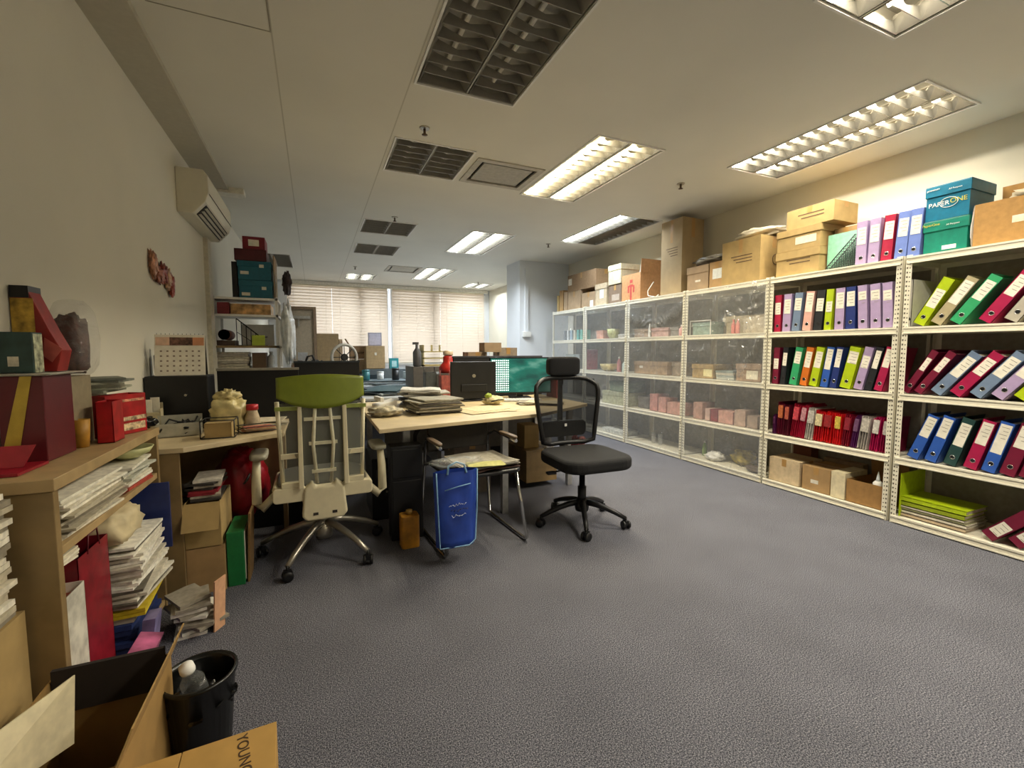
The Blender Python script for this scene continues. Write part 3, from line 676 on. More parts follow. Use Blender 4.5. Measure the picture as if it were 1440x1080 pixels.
for k in range(4): sbox(['lowest','second','third','topmost'][k]+' flat packet in the pale pile between two labelled boxes', 3.74,3.12+.005*k,z3+.022*k,.2,.21,.016,['#b5b7b0','#8d9793','#b8b5aa','#7e8a88'][k], 'packet','packet',False)
solo('plastic_bag', MB().blob(.05,.13,.08,(0,0,.09),0,.3,6,31,True), M['glassy'], 'clear plastic bag piled behind the flat packets', 'bag', (4.01,3.22,z3+.004))
for k,(y,h,wd,c,lab) in enumerate(((3.5,.17,.12,'#b58e82','tall dusty pink packet at the left of the pink row'),(3.40,.12,.06,'#c4a49a','slim pale pink packet in the pink row'),(3.30,.12,.09,'#7a2a30','dark red jar shaped box in the pink row'),(3.12,.12,.17,'#c39488','wide pink printed packet in the pink row'),
    (2.98,.15,.12,'#b59a8c','beige pink packet in the pink row behind plastic'),(2.85,.11,.11,'#9a8576','brownish packet at the right end of the pink row'))):
    sbox(lab,3.74,y,z2,.18,wd,h,c,'packet','packet',False)
solo('fruit_bag', MB().blob(.09,.11,.07,(0,0,.07),0,.4,6,41,True), mat('#a89642',.5,var=.35,scale=14), 'yellow green printed plastic bag on the bottom plastic covered shelf', 'bag', (3.90,3.10,z1+.004))
solo('plastic_bag', MB().blob(.08,.09,.04,(0,0,.04),0,.5,7,43,True), M['white'], 'white crumpled plastic bag on the bottom plastic covered shelf', 'bag', (3.8,3.36,z1+.004))
solo('sandal', MB().blob(.05,.1,.03,(0,0,.03),0,.3,5,44,True), mat('#5a4a38',.6), 'dark brown slipper shaped item at the right of the yellow bag', 'slipper', (3.76,2.86,z1+.004))
bottle('small green bottle at the left on the bottom plastic covered shelf',3.86,3.56,z1,.025,.16,'#7c9a4c')
# rack 4
sbox('low brown box behind sagging plastic, upper shelf, left',3.73,4.34,z4,.25,.27,.1,'#8e7a66'); sbox('low pinkish box in the middle behind sagging plastic',3.73,4.02,z4,.25,.28,.1,'#ad8a80')
sbox('low grey box behind sagging plastic, between pink box and right post',3.75,3.88,z4,.25,.12,.1,'#7d766c'); bottle('small pink and white bottle at the right behind sagging plastic',3.72,3.80,z4,.03,.12,'#cf9a92')
bottle('white small bottle standing on the low brown box area behind plastic',3.71,4.31,z4,.014,.16,'#d8d8d4')
sbox('long brown drawer like box with two cream stickers behind plastic',3.73,4.02,z3,.3,.58,.15,'#93795a',st=(.42,.48,.07,.1)); 
sbox('brown box at the right end beside the long drawer like box',3.78,3.86,z3,.25,.13,.15,'#8b7b68')
for k,(y,h,wd,c,lab) in enumerate(((4.18,.2,.13,'#b98078','left pink gift bag shaped packet behind plastic'),(4.04,.17,.12,'#c08c82','middle pink gift packet behind plastic'),(3.76,.13,.25,'#bf8e80','wide pink packet by the right post behind plastic'))):
    sbox(lab,3.74,y,z2,.18,wd,h,c,'packet','packet',False)
sbox('dim grey box at the left of the pink gift packets',3.8,4.4,z2,.2,.2,.14,'#6e6862')
for y,lab in ((4.3,'left clear drinking glass on the bottom shelf'),(4.18,'right clear drinking glass on the bottom shelf')):
    solo('drinking_glass', MB().lathe([(.022,0),(.03,.13),(.028,.13),(.02,.006)],20), M['glassy'], lab, 'glass', (3.8,y,z1+.004))
# rack 5
sbox('pinkish orange box beside the green pot on the upper far shelf',3.75,5.32,z4,.15,.16,.12,'#b7836c'); bowl('round green and cream pot on the upper far shelf',3.78,5.12,z4,.09,.13,'#a3a36a','pot','pot')
sbox('low pale tray at the right on the upper far shelf',3.75,4.75,z4,.2,.22,.05,'#aaa69e')
bowl('yellowish round basket on the second far shelf',3.78,5.2,z3,.13,.1,'#b3a26c','basket','basket'); bottle('pink tall bottle next to the yellowish basket',3.78,4.98,z3,.03,.2,'#b97a78'); bottle('pale bottle with black cap by the post behind plastic',3.72,4.78,z3,.035,.17,'#b9c4ba','#1a1a1a')
sbox('green floral patterned box, upper of the two stacked behind the chair',3.75,4.72,z2+.176,.25,.42,.13,'#6d7a60'); sbox('cream floral patterned box, lower of the two stacked behind the chair',3.72,4.72,z2,.3,.55,.165,'#a9a888')
sbox('white low tray on the bottom far shelf behind the chair',3.72,4.8,z1,.25,.45,.05,'#cfcfc8')
# rack 6
for k in range(6): sbox(['grey','white','pale blue','cream','teal','sea green'][k]+' book on the upper shelf of the farthest rack',3.74,6.35-k*.1,z4,.15,.05,.15,['#7c8084','#c3c6c6','#9db0bd','#c4bda9','#4f9c94','#6fb2a0'][k],'book','book',False)
sbox('red edged folder on the second shelf of the farthest rack',3.74,5.72,z3,.2,.05,.3,'#9a4a4a','folder','folder',False); sbox('grey green box on the second shelf of the farthest rack',3.76,5.95,z3,.2,.4,.22,'#8f958e')

# ------------------------------------------------------------ swivel chairs
def star_base(t, m, rad, z0, z1, rot, r0=.022, r1=.014):
    cs = []
    mb = MB().lathe([(.045,z0+.02),(.05,z0+.05),(.035,z1+.03)],20)
    mb.build('hub', m, t)
    for k in range(5):
        a = R(rot+72*k); c, s_ = math.cos(a), math.sin(a)
        mb = MB(); pts = []; rr = []
        for u in (0,.25,.5,.75,1):
            pts.append((c*(.03+(rad-.03)*u), s_*(.03+(rad-.03)*u), z1-(z1-z0)*u**1.6)); rr.append(r0+(r1-r0)*u)
        mb.tube(pts, rr, 10); arm = mb.build('base_arm', m, t, 0)
        o = MB(); 
        T = Matrix.Translation((c*rad, s_*rad, .028)) @ Matrix.Rotation(a+.7, 4, 'Z')
        for sx in (-.018, .018):
            o.lathe([(.012,-.008),(.026,-.008),(.028,-.003),(.028,.003),(.026,.008),(.012,.008)],18,0, T @ Matrix.Translation((sx,0,0)) @ Matrix.Rotation(R(90),4,'Y'))
        o.box(-.012,.012,-.02,.02,.0,.03,0,T); o.tube([(c*rad,s_*rad,.04),(c*rad,s_*rad,z0+.01)], .007, 8)
        o.build('caster', M['black'], arm)
def green_chair():
    t = thing('office_chair', 'cream framed mesh office chair with a green headband, seen from behind', 'chair', (.02,2.82,0), 2)
    star_base(t, M['alu'], .345, .075, .19, -52)
    MB().lathe([(.027,.17),(.027,.30),(.018,.30),(.018,.40)],16).build('gas_column', M['black'], t)
    MB().rbox(.11,.13,.06,(0,-.12,.37),0,.5).build('tilt_housing', M['cream'], t)
    MB().rbox(.235,.22,.03,(0,.03,.455),0,.45).build('seat', mat('#4a4a44',.8), t)
    MB().tube([(-.23,.22,.44),(-.24,-.12,.44),(-.16,-.18,.44),(.16,-.18,.44),(.24,-.12,.44),(.23,.22,.44)], .018, 8).build('seat_frame', M['cream'], t)
    # rear cover with screw holes
    mb = MB().prism([(-.115,.31),(-.09,.285),(.09,.285),(.115,.31),(.10,.46),(.06,.50),(.045,.47),(-.045,.47),(-.06,.50),(-.10,.46)], -.25, -.19, 'y')
    c = mb.build('rear_cover', M['cream'], t, .012, 3)
    MB().box(-.06,-.035,-.2515,-.249,.315,.33).box(.035,.06,-.2515,-.249,.315,.33).build('screw_hole', M['ink'], c)
    # lower cross frame
    for a_, b_ in ((-.25,-.09),(.09,.25)): MB().prism(rounded(a_,b_,.395,.475,.02), -.235, -.2, 'y').build('lower_cross_frame', M['cream'], t, .006)
    # back net
    nb = MB(); n = 12; vs = []; fs = []
    for j in range(9):
        for i in range(n+1):
            u = i/n*2-1; z = .48+.44*j/8; wv = .20+.02*j/8
            vs.append((u*wv, -.20-.05*(1-u*u)*.6 - .02*math.sin(j/8*3.1), z))
    for j in range(8):
        for i in range(n): a = j*(n+1)+i; fs.append((a,a+1,a+n+2,a+n+1))
    nb.add(vs, fs, 0, True); nb.build('back_net', M['net'], t)
    for s_ in (-1, 1):
        x0, x1 = sorted((s_*.115, s_*.205))
        MB().tube([(s_*.20,-.2,.47),(s_*.205,-.21,.7),(s_*.215,-.21,.93)], .011, 8).box(x0,x1,-.235,-.213,.63,.655).box(x0,x1,-.235,-.195,.475,.50).build('back_side_frame', M['cream'], t)
    for s_ in (-1, 1):
        MB().prism([(s_*.10,.47),(s_*.125,.47),(s_*.12,.9),(s_*.10,.93)] if s_>0 else [(-.125,.47),(-.10,.47),(-.10,.93),(-.12,.9)], -.262, -.235, 'y').build('back_upright', M['cream'], t, .004)
        MB().tube([(s_*.035,-.25,.49),(s_*.05,-.265,.7),(s_*.035,-.26,.91)], .009, 8).build('back_rib', mat('#c9c3a6',.3), t)
    for a_, z_ in ((.07,.70),(.09,.83),(.06,.55)): MB().box(-a_,a_,-.268,-.25,z_,z_+.016).build('lumbar_bar', mat('#c9c3a6',.3), t)
    # head band
    pts = [(-.215,1.055),(-.15,1.066),(0,1.072),(.15,1.066),(.215,1.055),(.213,.985),(.195,.93)]
    low = [(.13,.905),(.08,.885),(0,.875),(-.08,.885),(-.13,.905),(-.195,.93),(-.213,.985)]
    poly = pts + low; vs = []; fs = []
    nseg = len(poly)
    for yo in (-.235, -.215):
        for (x, z) in poly: vs.append((x, yo - .03*(1-(x/.215)**2), z))
    cen = len(vs); 
    mbh = MB()
    # grid surface for smoothness
    gv = []; gf = []; NU, NV = 20, 8
    def lowz(x): return .893 + .06*(abs(x)/.215)**2.2
    def topz(x): return 1.072 - .017*(abs(x)/.215)**2
    for off in (0, .014):
        for j in range(NV+1):
            for i in range(NU+1):
                x = -.215+.43*i/NU; z = lowz(x)+(topz(x)-lowz(x))*j/NV
                gv.append((x, -.245-.03*(1-(x/.215)**2)+off+ .015*(j/NV), z))
    K = (NU+1)*(NV+1)
    for j in range(NV):
        for i in range(NU):
            a = j*(NU+1)+i; gf.append((a,a+1,a+NU+2,a+NU+1)); gf.append((K+a,K+a+NU+1,K+a+NU+2,K+a+1))
    edge = [i for i in range(NU+1)] + [j*(NU+1)+NU for j in range(1,NV+1)] + [NV*(NU+1)+i for i in range(NU-1,-1,-1)] + [j*(NU+1) for j in range(NV-1,0,-1)]
    for q in range(len(edge)):
        a, b = edge[q], edge[(q+1)%len(edge)]; gf.append((b,a,a+K,b+K))
    mbh.add(gv, gf, 0, True); mbh.build('head_band', M['olive'], t)
    for a_, b_ in ((-.225,-.10),(.10,.225)): MB().box(a_,b_,-.24,-.225,.885,.905).build('head_band_bracket', mat('#8f9a4a',.4), t)
    for s_ in (-1, 1):
        a = MB().tube([(s_*.24,-.05,.40),(s_*.31,-.06,.33),(s_*.335,-.05,.36),(s_*.335,-.04,.50),(s_*.33,-.02,.60)], [.02,.024,.026,.024,.02], 10)
        o = a.build('armrest_post', M['cream'], t)
        MB().rbox(.045,.12,.018,(s_*.32,.03,.615),0,.5).build('armrest_pad', mat('#a8a38f',.4), t)
    MB().lathe([(.012,0),(.03,.004),(.034,.012)],14,0,Matrix.Translation((-.37,-.05,.5))@Matrix.Rotation(R(-60),4,'Y')).build('adjustment_knob', M['black'], t)
green_chair()
def mesh_chair():
    t = thing('office_chair', 'black mesh office chair with headrest facing the file racks', 'chair', (1.67,2.59,0), -182)
    star_base(t, M['black'], .30, .07, .15, -7)
    MB().lathe([(.03,.12),(.03,.26),(.02,.26),(.02,.40)],16).build('gas_column', M['black'], t)
    MB().box(-.08,.08,-.14,.08,.385,.42).build('tilt_mechanism', M['black'], t, .01)
    MB().tube([(.08,.02,.40),(.24,.02,.385)], .006).box(.22,.28,.0,.04,.375,.39).build('height_lever', M['black'], t)
    st = MB(); vs = []; fs = []; NU = 16
    poly = [(-.21,-.2),(.21,-.2),(.25,0),(.255,.14),(.21,.25),(.1,.275),(-.1,.275),(-.21,.25),(-.255,.14),(-.25,0)]
    MB().prism(rounded(-.26,.26,-.22,.29,.13,6), .42, .505).build('seat', M['fabric'], t, .03, 4)
    # back frame: curved rounded rectangle
    lean = .13
    def bp(x, z): return (x, -.235 - (z-.52)*lean + .06*(abs(x)/.235)**2, z)
    def wd(z): return .205 + .05*min(1,max(0,(z-.52)/.34)) - .02*max(0,(z-.9)/.1)
    loop = []
    for z in (.54,.60,.66,.72,.78,.84,.90,.94): loop.append(bp(wd(z), z))
    loop += [bp(.215,.967), bp(.18,.985)] + [bp(x,.995) for x in (.12,.06,0,-.06,-.12)] + [bp(-.18,.985), bp(-.215,.967)]
    for z in (.94,.90,.84,.78,.72,.66,.60,.54): loop.append(bp(-wd(z), z))
    loop += [bp(x,.52) for x in (-.14,-.07,0,.07,.14)]
    MB().tube(loop, .017, 10, closed=True).build('back_frame', M['black'], t)
    nb = MB(); vs = []; fs = []; n = 12
    for j in range(13):
        z = .53+.455*j/12
        for i in range(n+1): vs.append(bp((i/n*2-1)*(wd(z)-.005), z))
    for j in range(12):
        for i in range(n): a = j*(n+1)+i; fs.append((a,a+1,a+n+2,a+n+1))
    nb.add(vs, fs, 0, True); nb.build('back_mesh', M['mesh'], t)
    mb = MB()
    for z in (.63,.60): pass
    MB().prism(rounded(-.185,.185,.56,.68,.04), -.285,-.26,'y').build('lumbar_support', M['black'], t, .008)
    MB().tube([(0,-.12,.42),(0,-.24,.44),(0,-.31,.52),(0,-.335,.66),(0,-.335,.95),(0,-.325,1.0)], [.03,.03,.026,.022,.018,.016], 10).build('back_spine', M['black'], t)
    MB().box(-.018,.018,-.338,-.315,.94,1.05).build('headrest_post', M['black'], t, .004)
    MB().rbox(.132,.038,.070,(0,-.29,1.08),0,.38).build('headrest', M['fabric'], t)
    MB().box(-.006,.012,-.238,-.235,.64,.66).build('logo_tag', M['white'], t)
mesh_chair()
# plush toys hung from the chair side
t = thing('plush_toy', 'small black and white round plush keyring toy hanging at the mesh chair', 'toy', (1.845,2.93,.50))
MB().blob(.03,.03,.03,(0,0,.085),0,.1,4,1,False).build('plush_head', M['white'], t); MB().blob(.033,.02,.022,(.02,0,.10),0,.1,4,2,False).blob(.02,.02,.02,(-.03,0,.11),0,.1,4,2,False).build('plush_ears', M['black'], t)
MB().tube([(0,0,.115),(-.05,-.03,.15)], .002, 6).build('cord', M['black'], t)
solo('plush_toy', MB().blob(.03,.03,.035,(0,0,.035),0,.3,5,3,False).blob(.035,.03,.03,(.0,0,.095),0,.3,5,4,False), mat('#c98080',.8,var=.3), 'pink plush keyring toy hanging at the right of the mesh chair', 'toy', (1.86,2.90,.41))
solo('plush_toy', MB().blob(.028,.025,.07,(0,0,.07),0,.4,6,8,False), mat('#98182a',.6,var=.3), 'red plush keyring toy hanging closest to the mesh chair back', 'toy', (1.80,2.90,.41))

# chrome chair
def chrome_chair():
    t = thing('visitor_chair', 'chrome legged visitor chair piled with newspapers and a blue bag at its side', 'chair', (.92,2.44,0), 4)
    mb = MB()
    for s_ in (-1, 1):
        x = s_*.265
        MB().tube([(x*.82,.06,.445),(x*.9,.03,.25),(x,-.0,.03),(x,.02,.014),(x,.06,.012),(x,.3,.012),(x,.5,.012),(x*.98,.54,.03),(x*.9,.53,.3),(x*.85,.50,.60),(x*.9,.4,.645),(x*.95,.2,.625),(x*.95,.12,.62)], .0115, 10).build('leg_frame', M['chrome'], t)
        MB().rbox(.02,.12,.010,(x*.95,.24,.642),0,.5).build('armrest', mat('#6b5a48',.5), t)
    MB().tube([(-.22,.06,.445),(.22,.06,.445)], .010).tube([(-.24,.5,.44),(.24,.5,.44)], .010).build('cross_bar', M['chrome'], t)
    MB().prism(rounded(-.235,.235,.0,.44,.05), .452, .475).build('seat', M['black'], t, .008)
    MB().box(-.22,.22,.48,.50,.53,.69).build('backrest', mat('#2a2622',.8), t, .008)
    return t
chrome_chair()
def papers(name, label, loc, w, d, h, rz=0, cols=('#d9d2c2','#b9b09c','#8f8778'), n=10, cat='papers', jit=.02, ang=6, group=None, sag=0):
    """a pile of slightly skewed sheets and booklets"""
    mb = MB(); z = 0; rnd = random.Random(label)
    for k in range(n):
        th = h/n; a = R(rnd.uniform(-ang, ang)); dx, dy = rnd.uniform(-jit,jit), rnd.uniform(-jit,jit)
        ww, dd = w*rnd.uniform(.86,1), d*rnd.uniform(.86,1)
        T = Matrix.Translation((dx,dy,z)) @ Matrix.Rotation(a,4,'Z')
        nx = 8; vs = []; fs = []
        for lay in (0, th*.88):
            for i in range(nx+1):
                x = -ww/2+ww*i/nx; dz = sag*(noise.noise(Vector((x*7+k*.3,k*.15,loc[0])))+.2) * (k/n)
                for y in (-dd/2, dd/2): vs.append((x, y, lay+max(dz, -th*.0)))
        K = 2*(nx+1)
        for i in range(nx):
            a0 = 2*i; fs += [(a0,a0+1,a0+3,a0+2),(K+a0,K+a0+2,K+a0+3,K+a0+1),(a0,a0+2,K+a0+2,K+a0),(a0+1,K+a0+1,K+a0+3,a0+3)]
        fs += [(0,K,K+1,1),(2*nx,2*nx+1,K+2*nx+1,K+2*nx)]
        mb.add(vs, fs, rnd.randrange(len(cols)), False, T); z += th
    return solo(name, mb, [mat(c,.75,var=.1,scale=40) for c in cols], label, cat, loc, rz, group)
papers('newspaper_pile', 'newspapers lying on the seat of the chrome chair', (.95,2.64,.477), .40,.36,.035, 14, ('#6f6a60','#524d46','#9a9484','#4d342c'), 7, 'newspapers', .03, 16, sag=.02)
papers('newspaper_pile', 'yellowish flyer drooping at the front edge of the chrome chair seat', (.93,2.50,.514), .22,.12,.006, -8, ('#b3b06a',), 2, 'papers')
# blue bag at its left
t = thing('shopping_bag', 'blue shopping bag with light blue piping hanging on the chrome chair', 'bag', (.695,2.36,.115), 3)
bl = mat('#1f3f98',.45,var=.12,scale=9); pp = mat('#7fa9c9',.5)
mb = MB(); nx, nz = 12, 12; vs = []; fs = []
for sgn in (-1, 1):
    for j in range(nz+1):
        for i in range(nx+1):
            u = i/nx*2-1; v = j/nz; x = u*(.115+.012*v)
            y = sgn*(.05*(1-u**4)*(1-.25*v)) + .01*noise.noise(Vector((x*18, v*5, sgn)))
            vs.append((x, y, v*.42))
K = (nx+1)*(nz+1)
for j in range(nz):
    for i in range(nx):
        a = j*(nx+1)+i; fs.append((a,a+1,a+nx+2,a+nx+1)); fs.append((K+a,K+a+nx+1,K+a+nx+2,K+a+1))
for i in range(nx): fs.append((i,K+i,K+i+1,i+1))
mb.add(vs, fs, 0, True); mb.build('bag_body', bl, t)
MB().tube([(-.115,-.02,.42),(-.112,-.03,.25),(-.105,-.04,.005),(.06,-.052,.002),(.105,-.03,.02),(.115,-.03,.2),(.122,-.02,.42)], .004, 6).tube([(-.08,-.055,.33),(.0,-.06,.345),(.07,-.05,.35)], .003, 6).build('piping', pp, t)
MB().tube([(-.06,-.04,.41),(-.05,-.03,.455),(.0,-.02,.47),(.04,-.03,.455),(.05,-.04,.41)], .006, 6).build('handle', pp, t)
# blurred lettering: three short scrawled lines
mb = MB(); rn = random.Random(3)
for row, (z, x0, x1) in enumerate(((.245,-.06,.035),(.215,-.05,.04),(.185,-.045,.035))):
    x = x0
    while x < x1:
        mb.tube([(x,-.064,z+rn.uniform(-.008,.008)),(x+.008,-.064,z+rn.uniform(-.01,.01)),(x+.014,-.064,z+rn.uniform(-.008,.008))], .0018, 5, 0 if row != 1 else 1); x += .017
mb.build('printed_lettering', [mat('#c9cfdf',.6), M['ink']], t)
solo('plastic_liner', MB().blob(.13,.06,.02,(0,0,.02),0,.6,8,71,False), M['glassy'], 'clear plastic wrap draped over the rim of the blue bag', 'plastic wrap', (.70,2.36,.563))
# ------------------------------------------------------------ main desk
t = thing('office_desk', 'large pale wood desk in the middle of the office', 'desk', (0,0,0))
poly = [(.33,2.66),(1.50,2.87),(2.14,3.25),(2.14,4.12),(.33,4.12)]
MB().prism(poly, .715, .74).build('desktop', M['desk'], t, .003)
lg = mat('#b9b8b4',.3,metal=.7)
for x, y in ((.545,3.0),(1.25,2.98),(2.05,3.4),(2.05,4.05),(.42,4.05)):
    MB().box(x-.022,x+.022,y-.022,y+.022,0,.714).build('leg', lg, t)
MB().box(.55,2.1,4.07,4.085,.25,.70).build('modesty_panel', mat('#6a6660',.6), t)
solo('desk_partition', MB().box(0,.95,0,.04,0,1.125).box(-.005,.955,-.003,.043,1.125,1.14,1), [mat('#17171a',.8), mat('#3a3a3e',.4)], 'black desk screen behind the green screened monitor', 'partition', (1.22,4.16,0))
solo('desk_partition', MB().box(0,.52,0,.04,0,1.09).box(-.005,.525,-.003,.043,1.09,1.105,1), [mat('#141416',.8), mat('#2a3138',.4)], 'black desk screen showing just above the green chair back', 'partition', (-.16,4.18,0))
solo('desk_partition', MB().box(0,.47,0,.035,0,1.065).box(-.004,.474,-.003,.038,1.065,1.08,1), [mat('#0e0e0f',.8), mat('#8f8a7e',.4)], 'black desk screen between the calendar and the green chair', 'partition', (-.575,3.38,0))
# monitor with green wallpaper
def monitor(label, loc, rz, w, h, back=False, screen=False, zb=.09):
    t = thing('computer_monitor', label, 'monitor', loc, rz)
    MB().box(-.10,.10,-.02,.14,0,.012).build('stand_base', M['black'], t, .004)
    MB().box(-.03,.03,.05,.07,.01,zb+h*.5).build('stand_neck', M['black'], t)
    MB().box(-w/2,w/2,.0,.035,zb,zb+h).build('monitor_casing', M['blackgloss'] if screen else M['black'], t, .005)
    if screen:
        m = bpy.data.materials.new('screen_picture'); m.use_nodes = True; n = m.node_tree.nodes; l = m.node_tree.links; b = n['Principled BSDF']
        tc = n.new('ShaderNodeTexCoord'); nz = n.new('ShaderNodeTexNoise'); nz.inputs['Scale'].default_value = 3; nz.inputs['Detail'].default_value = 5
        mp = n.new('ShaderNodeMapping'); mp.inputs['Scale'].default_value = (1.5,1,3.5); mp.inputs['Rotation'].default_value = (0,R(30),0)
        l.new(tc.outputs['Object'], mp.inputs[0]); l.new(mp.outputs[0], nz.inputs['Vector'])
        r = n.new('ShaderNodeValToRGB'); e = r.color_ramp.elements; e[0].position = .35; e[0].color = lin('#0a5e54'); e[1].position = .72; e[1].color = lin('#8fd0b8'); x = e.new(.55); x.color = lin('#12907a')
        l.new(nz.outputs['Fac'], r.inputs[0]); l.new(r.outputs[0], b.inputs['Emission Color']); b.inputs['Emission Strength'].default_value = .6
        b.inputs['Base Color'].default_value = (.01,.01,.01,1); b.inputs['Roughness'].default_value = .3
        MB().box(-w/2+.012,w/2-.012,-.0012,-.0002,zb+.014,zb+h-.012).build('screen', m, t)
        mb = MB(); 
        for i in range(9):
            for j in range(14):
                x = -w/2+.024+i*.0185; z = zb+.028+j*.0215; mb.box(x,x+.011,-.002,-.0013,z,z+.012)
        mb.build('desktop_icons', emis('#d9f2ea', 1.6), t)
    if back:
        MB().lathe([(.016,0),(.016,.002)],20,0,Matrix.Translation((.0,-.002,zb+h*.62))@Matrix.Rotation(R(90),4,'X')).build('logo_badge', M['alu'], t)
        MB().box(-.12,.12,-.01,0,zb+h*.2,zb+h*.4).build('rear_cover', M['black'], t, .004)
monitor('computer monitor showing a green sea picture with rows of icons', (1.79,3.86,.7405), -14, .60, .345, screen=True, zb=.045)
monitor('black monitor turned away with a silver logo, beside the green screened one', (1.30,3.80,.7405), -2, .42, .335, back=True, zb=.02)
papers('newspaper_pile', 'thick pile of newspapers on the front of the middle desk', (.80,3.25,.7415), .36,.28,.10, 8, ('#7b7468','#95907f','#55504a','#b5ae9c'), 9, 'newspapers', .02, 10, sag=.012)
papers('paper_pile', 'layered pile of white papers behind the newspaper pile', (.82,3.72,.7415), .34,.28,.13, -4, ('#c9c6be','#8f8c86','#45423e','#aaa69c'), 11, 'papers', .04, 14, sag=.02)
papers('paper_sheets', 'loose sheets spread over the front of the desk', (1.20,3.22,.7415), .34,.30,.006, 12, ('#cdbf97','#d6cba8','#c4b48b'), 4, 'papers', .08, 25)
papers('paper_sheets', 'grey magazines spread beside the keyboard near the mesh chair', (1.74,3.36,.7415), .34,.2,.022, -30, ('#8b8474','#5e594f','#b5ab90'), 5, 'magazines', .05, 20)
t = thing('keyboard', 'silver keyboard in front of the green screened monitor', 'keyboard', (1.68,3.66,.7415), -14)
MB().box(-.2,.2,-.06,.06,0,.014).build('keyboard_body', mat('#b9babb',.4), t, .004); mb = MB()
for i in range(14):
    for j in range(4): mb.box(-.19+i*.0275,-.19+i*.0275+.022,-.05+j*.026,-.05+j*.026+.021,.014,.018)
mb.build('keys', mat('#e2e2e0',.5), t)
t = thing('pouch', 'cream fabric pouch with green top on the desk before the black monitor', 'pouch', (1.37,3.50,.7415), 10)
MB().blob(.085,.06,.035,(0,0,.035),0,.4,5,9,True).build('pouch_body', mat('#c9bd94',.7,var=.15), t); MB().blob(.03,.025,.02,(-.05,0,.075),0,.3,5,2,False).build('green_top', mat('#8fa33a',.6), t)
MB().tube([(-.06,-.055,.03),(0,-.072,.045),(.07,-.045,.04)], .006, 6).build('strap', M['ink'], t)
solo('telephone', MB().prism([(0,0),(.16,0),(.16,.06),(0,.02)],0,.15,'y').box(.02,.05,-.01,.16,.05,.085), M['white'], 'white desk telephone pad at the left rear of the middle desk', 'telephone', (.44,3.62,.7415), 10, bevel=.004)
solo('cable_bundle', MB().blob(.11,.1,.03,(0,0,.03),0,.5,7,90,True), mat('#b3a98f',.7,var=.3), 'crumpled beige cloth at the left corner of the middle desk', 'cloth', (.44,3.2,.7415))
t = thing('red_bottle', 'red squat bottle with a cream top standing on the dark screen', 'bottle', (1.33,4.75,.95))
MB().lathe([(.085,0),(.10,.02),(.10,.06),(.07,.10),(.055,.12),(.055,.17),(.04,.19)],22).build('bottle_body', mat('#bb2a22',.35,var=.08), t); MB().lathe([(.05,.19),(.055,.2),(.055,.235),(.03,.245)],18).build('cap', mat('#d8bfa0',.5), t)
solo('side_table', MB().box(0,1.2,0,.5,.93,.95).box(0,.04,0,.5,0,.93).box(1.16,1.2,0,.5,0,.93).box(.04,1.16,.44,.46,.2,.93), mat('#55504a',.6), 'dark cabinet behind the black desk screen', 'cabinet', (1.15,4.55,0))
carton('brown carton behind the dark desk screen next to the red bottle', (1.55,4.72,.951), .22,.2,.22, m=M['kraft3'])
carton('small brown carton on top beside the red bottle', (1.72,4.66,1.176), .2,.18,.10, m=M['kraft3'], tape=False)
carton('grey brown carton at the right of the cabinet top', (1.93,4.74,.951), .22,.2,.27, m=mat('#8c7f70',.8))
solo('stapler', MB().blob(.07,.04,.03,(0,0,.03),0,.3,5,5,True), mat('#d6dbe0',.4), 'white hand scanner on the brown carton by the screen top', 'scanner', (1.78,4.62,.953))
solo('tiered_tray', MB().box(0,.34,0,.2,0,.02).box(0,.34,0,.2,.09,.105).box(0,.34,0,.2,.17,.185).box(0,.015,0,.2,0,.26).box(.325,.34,0,.2,0,.185).box(.1,.12,0,.02,.185,.26).box(.2,.22,0,.02,.185,.26), mat('#cfc08a',.5), 'yellowish tiered letter tray left of the red bottle', 'tray', (1.2,5.4,1.0))
solo('cabinet', MB().box(0,.7,0,.5,0,1.0), mat('#6d6862',.6), 'low grey cabinet carrying the tiered tray', 'cabinet', (1.06,5.3,0), bevel=.005)
solo('spray_bottle', MB().lathe([(.045,0),(.05,.02),(.05,.17),(.018,.22),(.018,.26)],16).box(-.05,.02,-.012,.012,.26,.29), mat('#59585a',.4), 'grey spray bottle at the left edge of the tiered tray', 'bottle', (1.12,5.36,1.002))
gift_bag('dark grey patterned paper bag standing left of the red and white bag', .93,4.08,.741,.10,.12,.25,'#4e5254')
gift_bag('red and white paper bag beside the black monitor', 1.06,4.02,.741,.09,.1,.22,'#c06a62')
solo('red_folder', MB().box(0,.012,0,.2,0,.26), mat('#a8433a',.5), 'red folder standing right of the green screened monitor', 'folder', (2.10,3.72,.741))
# under the main desk
t = thing('computer_tower', 'black computer tower in the dark under the middle desk', 'computer', (.34,3.2,0))
MB().box(0,.2,0,.42,.0,.44).build('case', M['black'], t, .006); MB().box(.03,.17,-.002,0,.3,.36).build('drive_bay', mat('#2a2a2c',.4), t); MB().lathe([(.008,0),(.008,.002)],12,0,Matrix.Translation((.1,-.001,.2))@Matrix.Rotation(R(90),4,'X')).build('power_button', M['alu'], t)
t = thing('oil_tin', 'amber yellow tin standing on the carpet under the desk', 'tin', (.50,2.70,0))
MB().prism(rounded(-.055,.055,-.05,.05,.02), 0, .20).build('tin_body', mat('#b07a22',.4,var=.2,scale=15), t, .006); MB().lathe([(.02,.2),(.02,.225),(.0,.225)],14).build('tin_cap', mat('#8a6a2a',.4), t)
carton('small brown carton under the right end of the desk', (1.66,3.5,.337), .14,.16,.2, m=M['kraft2'], tape=False)
solo('mobile_pedestal', MB().box(0,.3,0,.4,.05,.32).box(-.004,.304,-.004,.404,.32,.335), M['wood'], 'low wooden pedestal under the right end of the desk', 'pedestal', (1.64,3.42,0), bevel=.003)
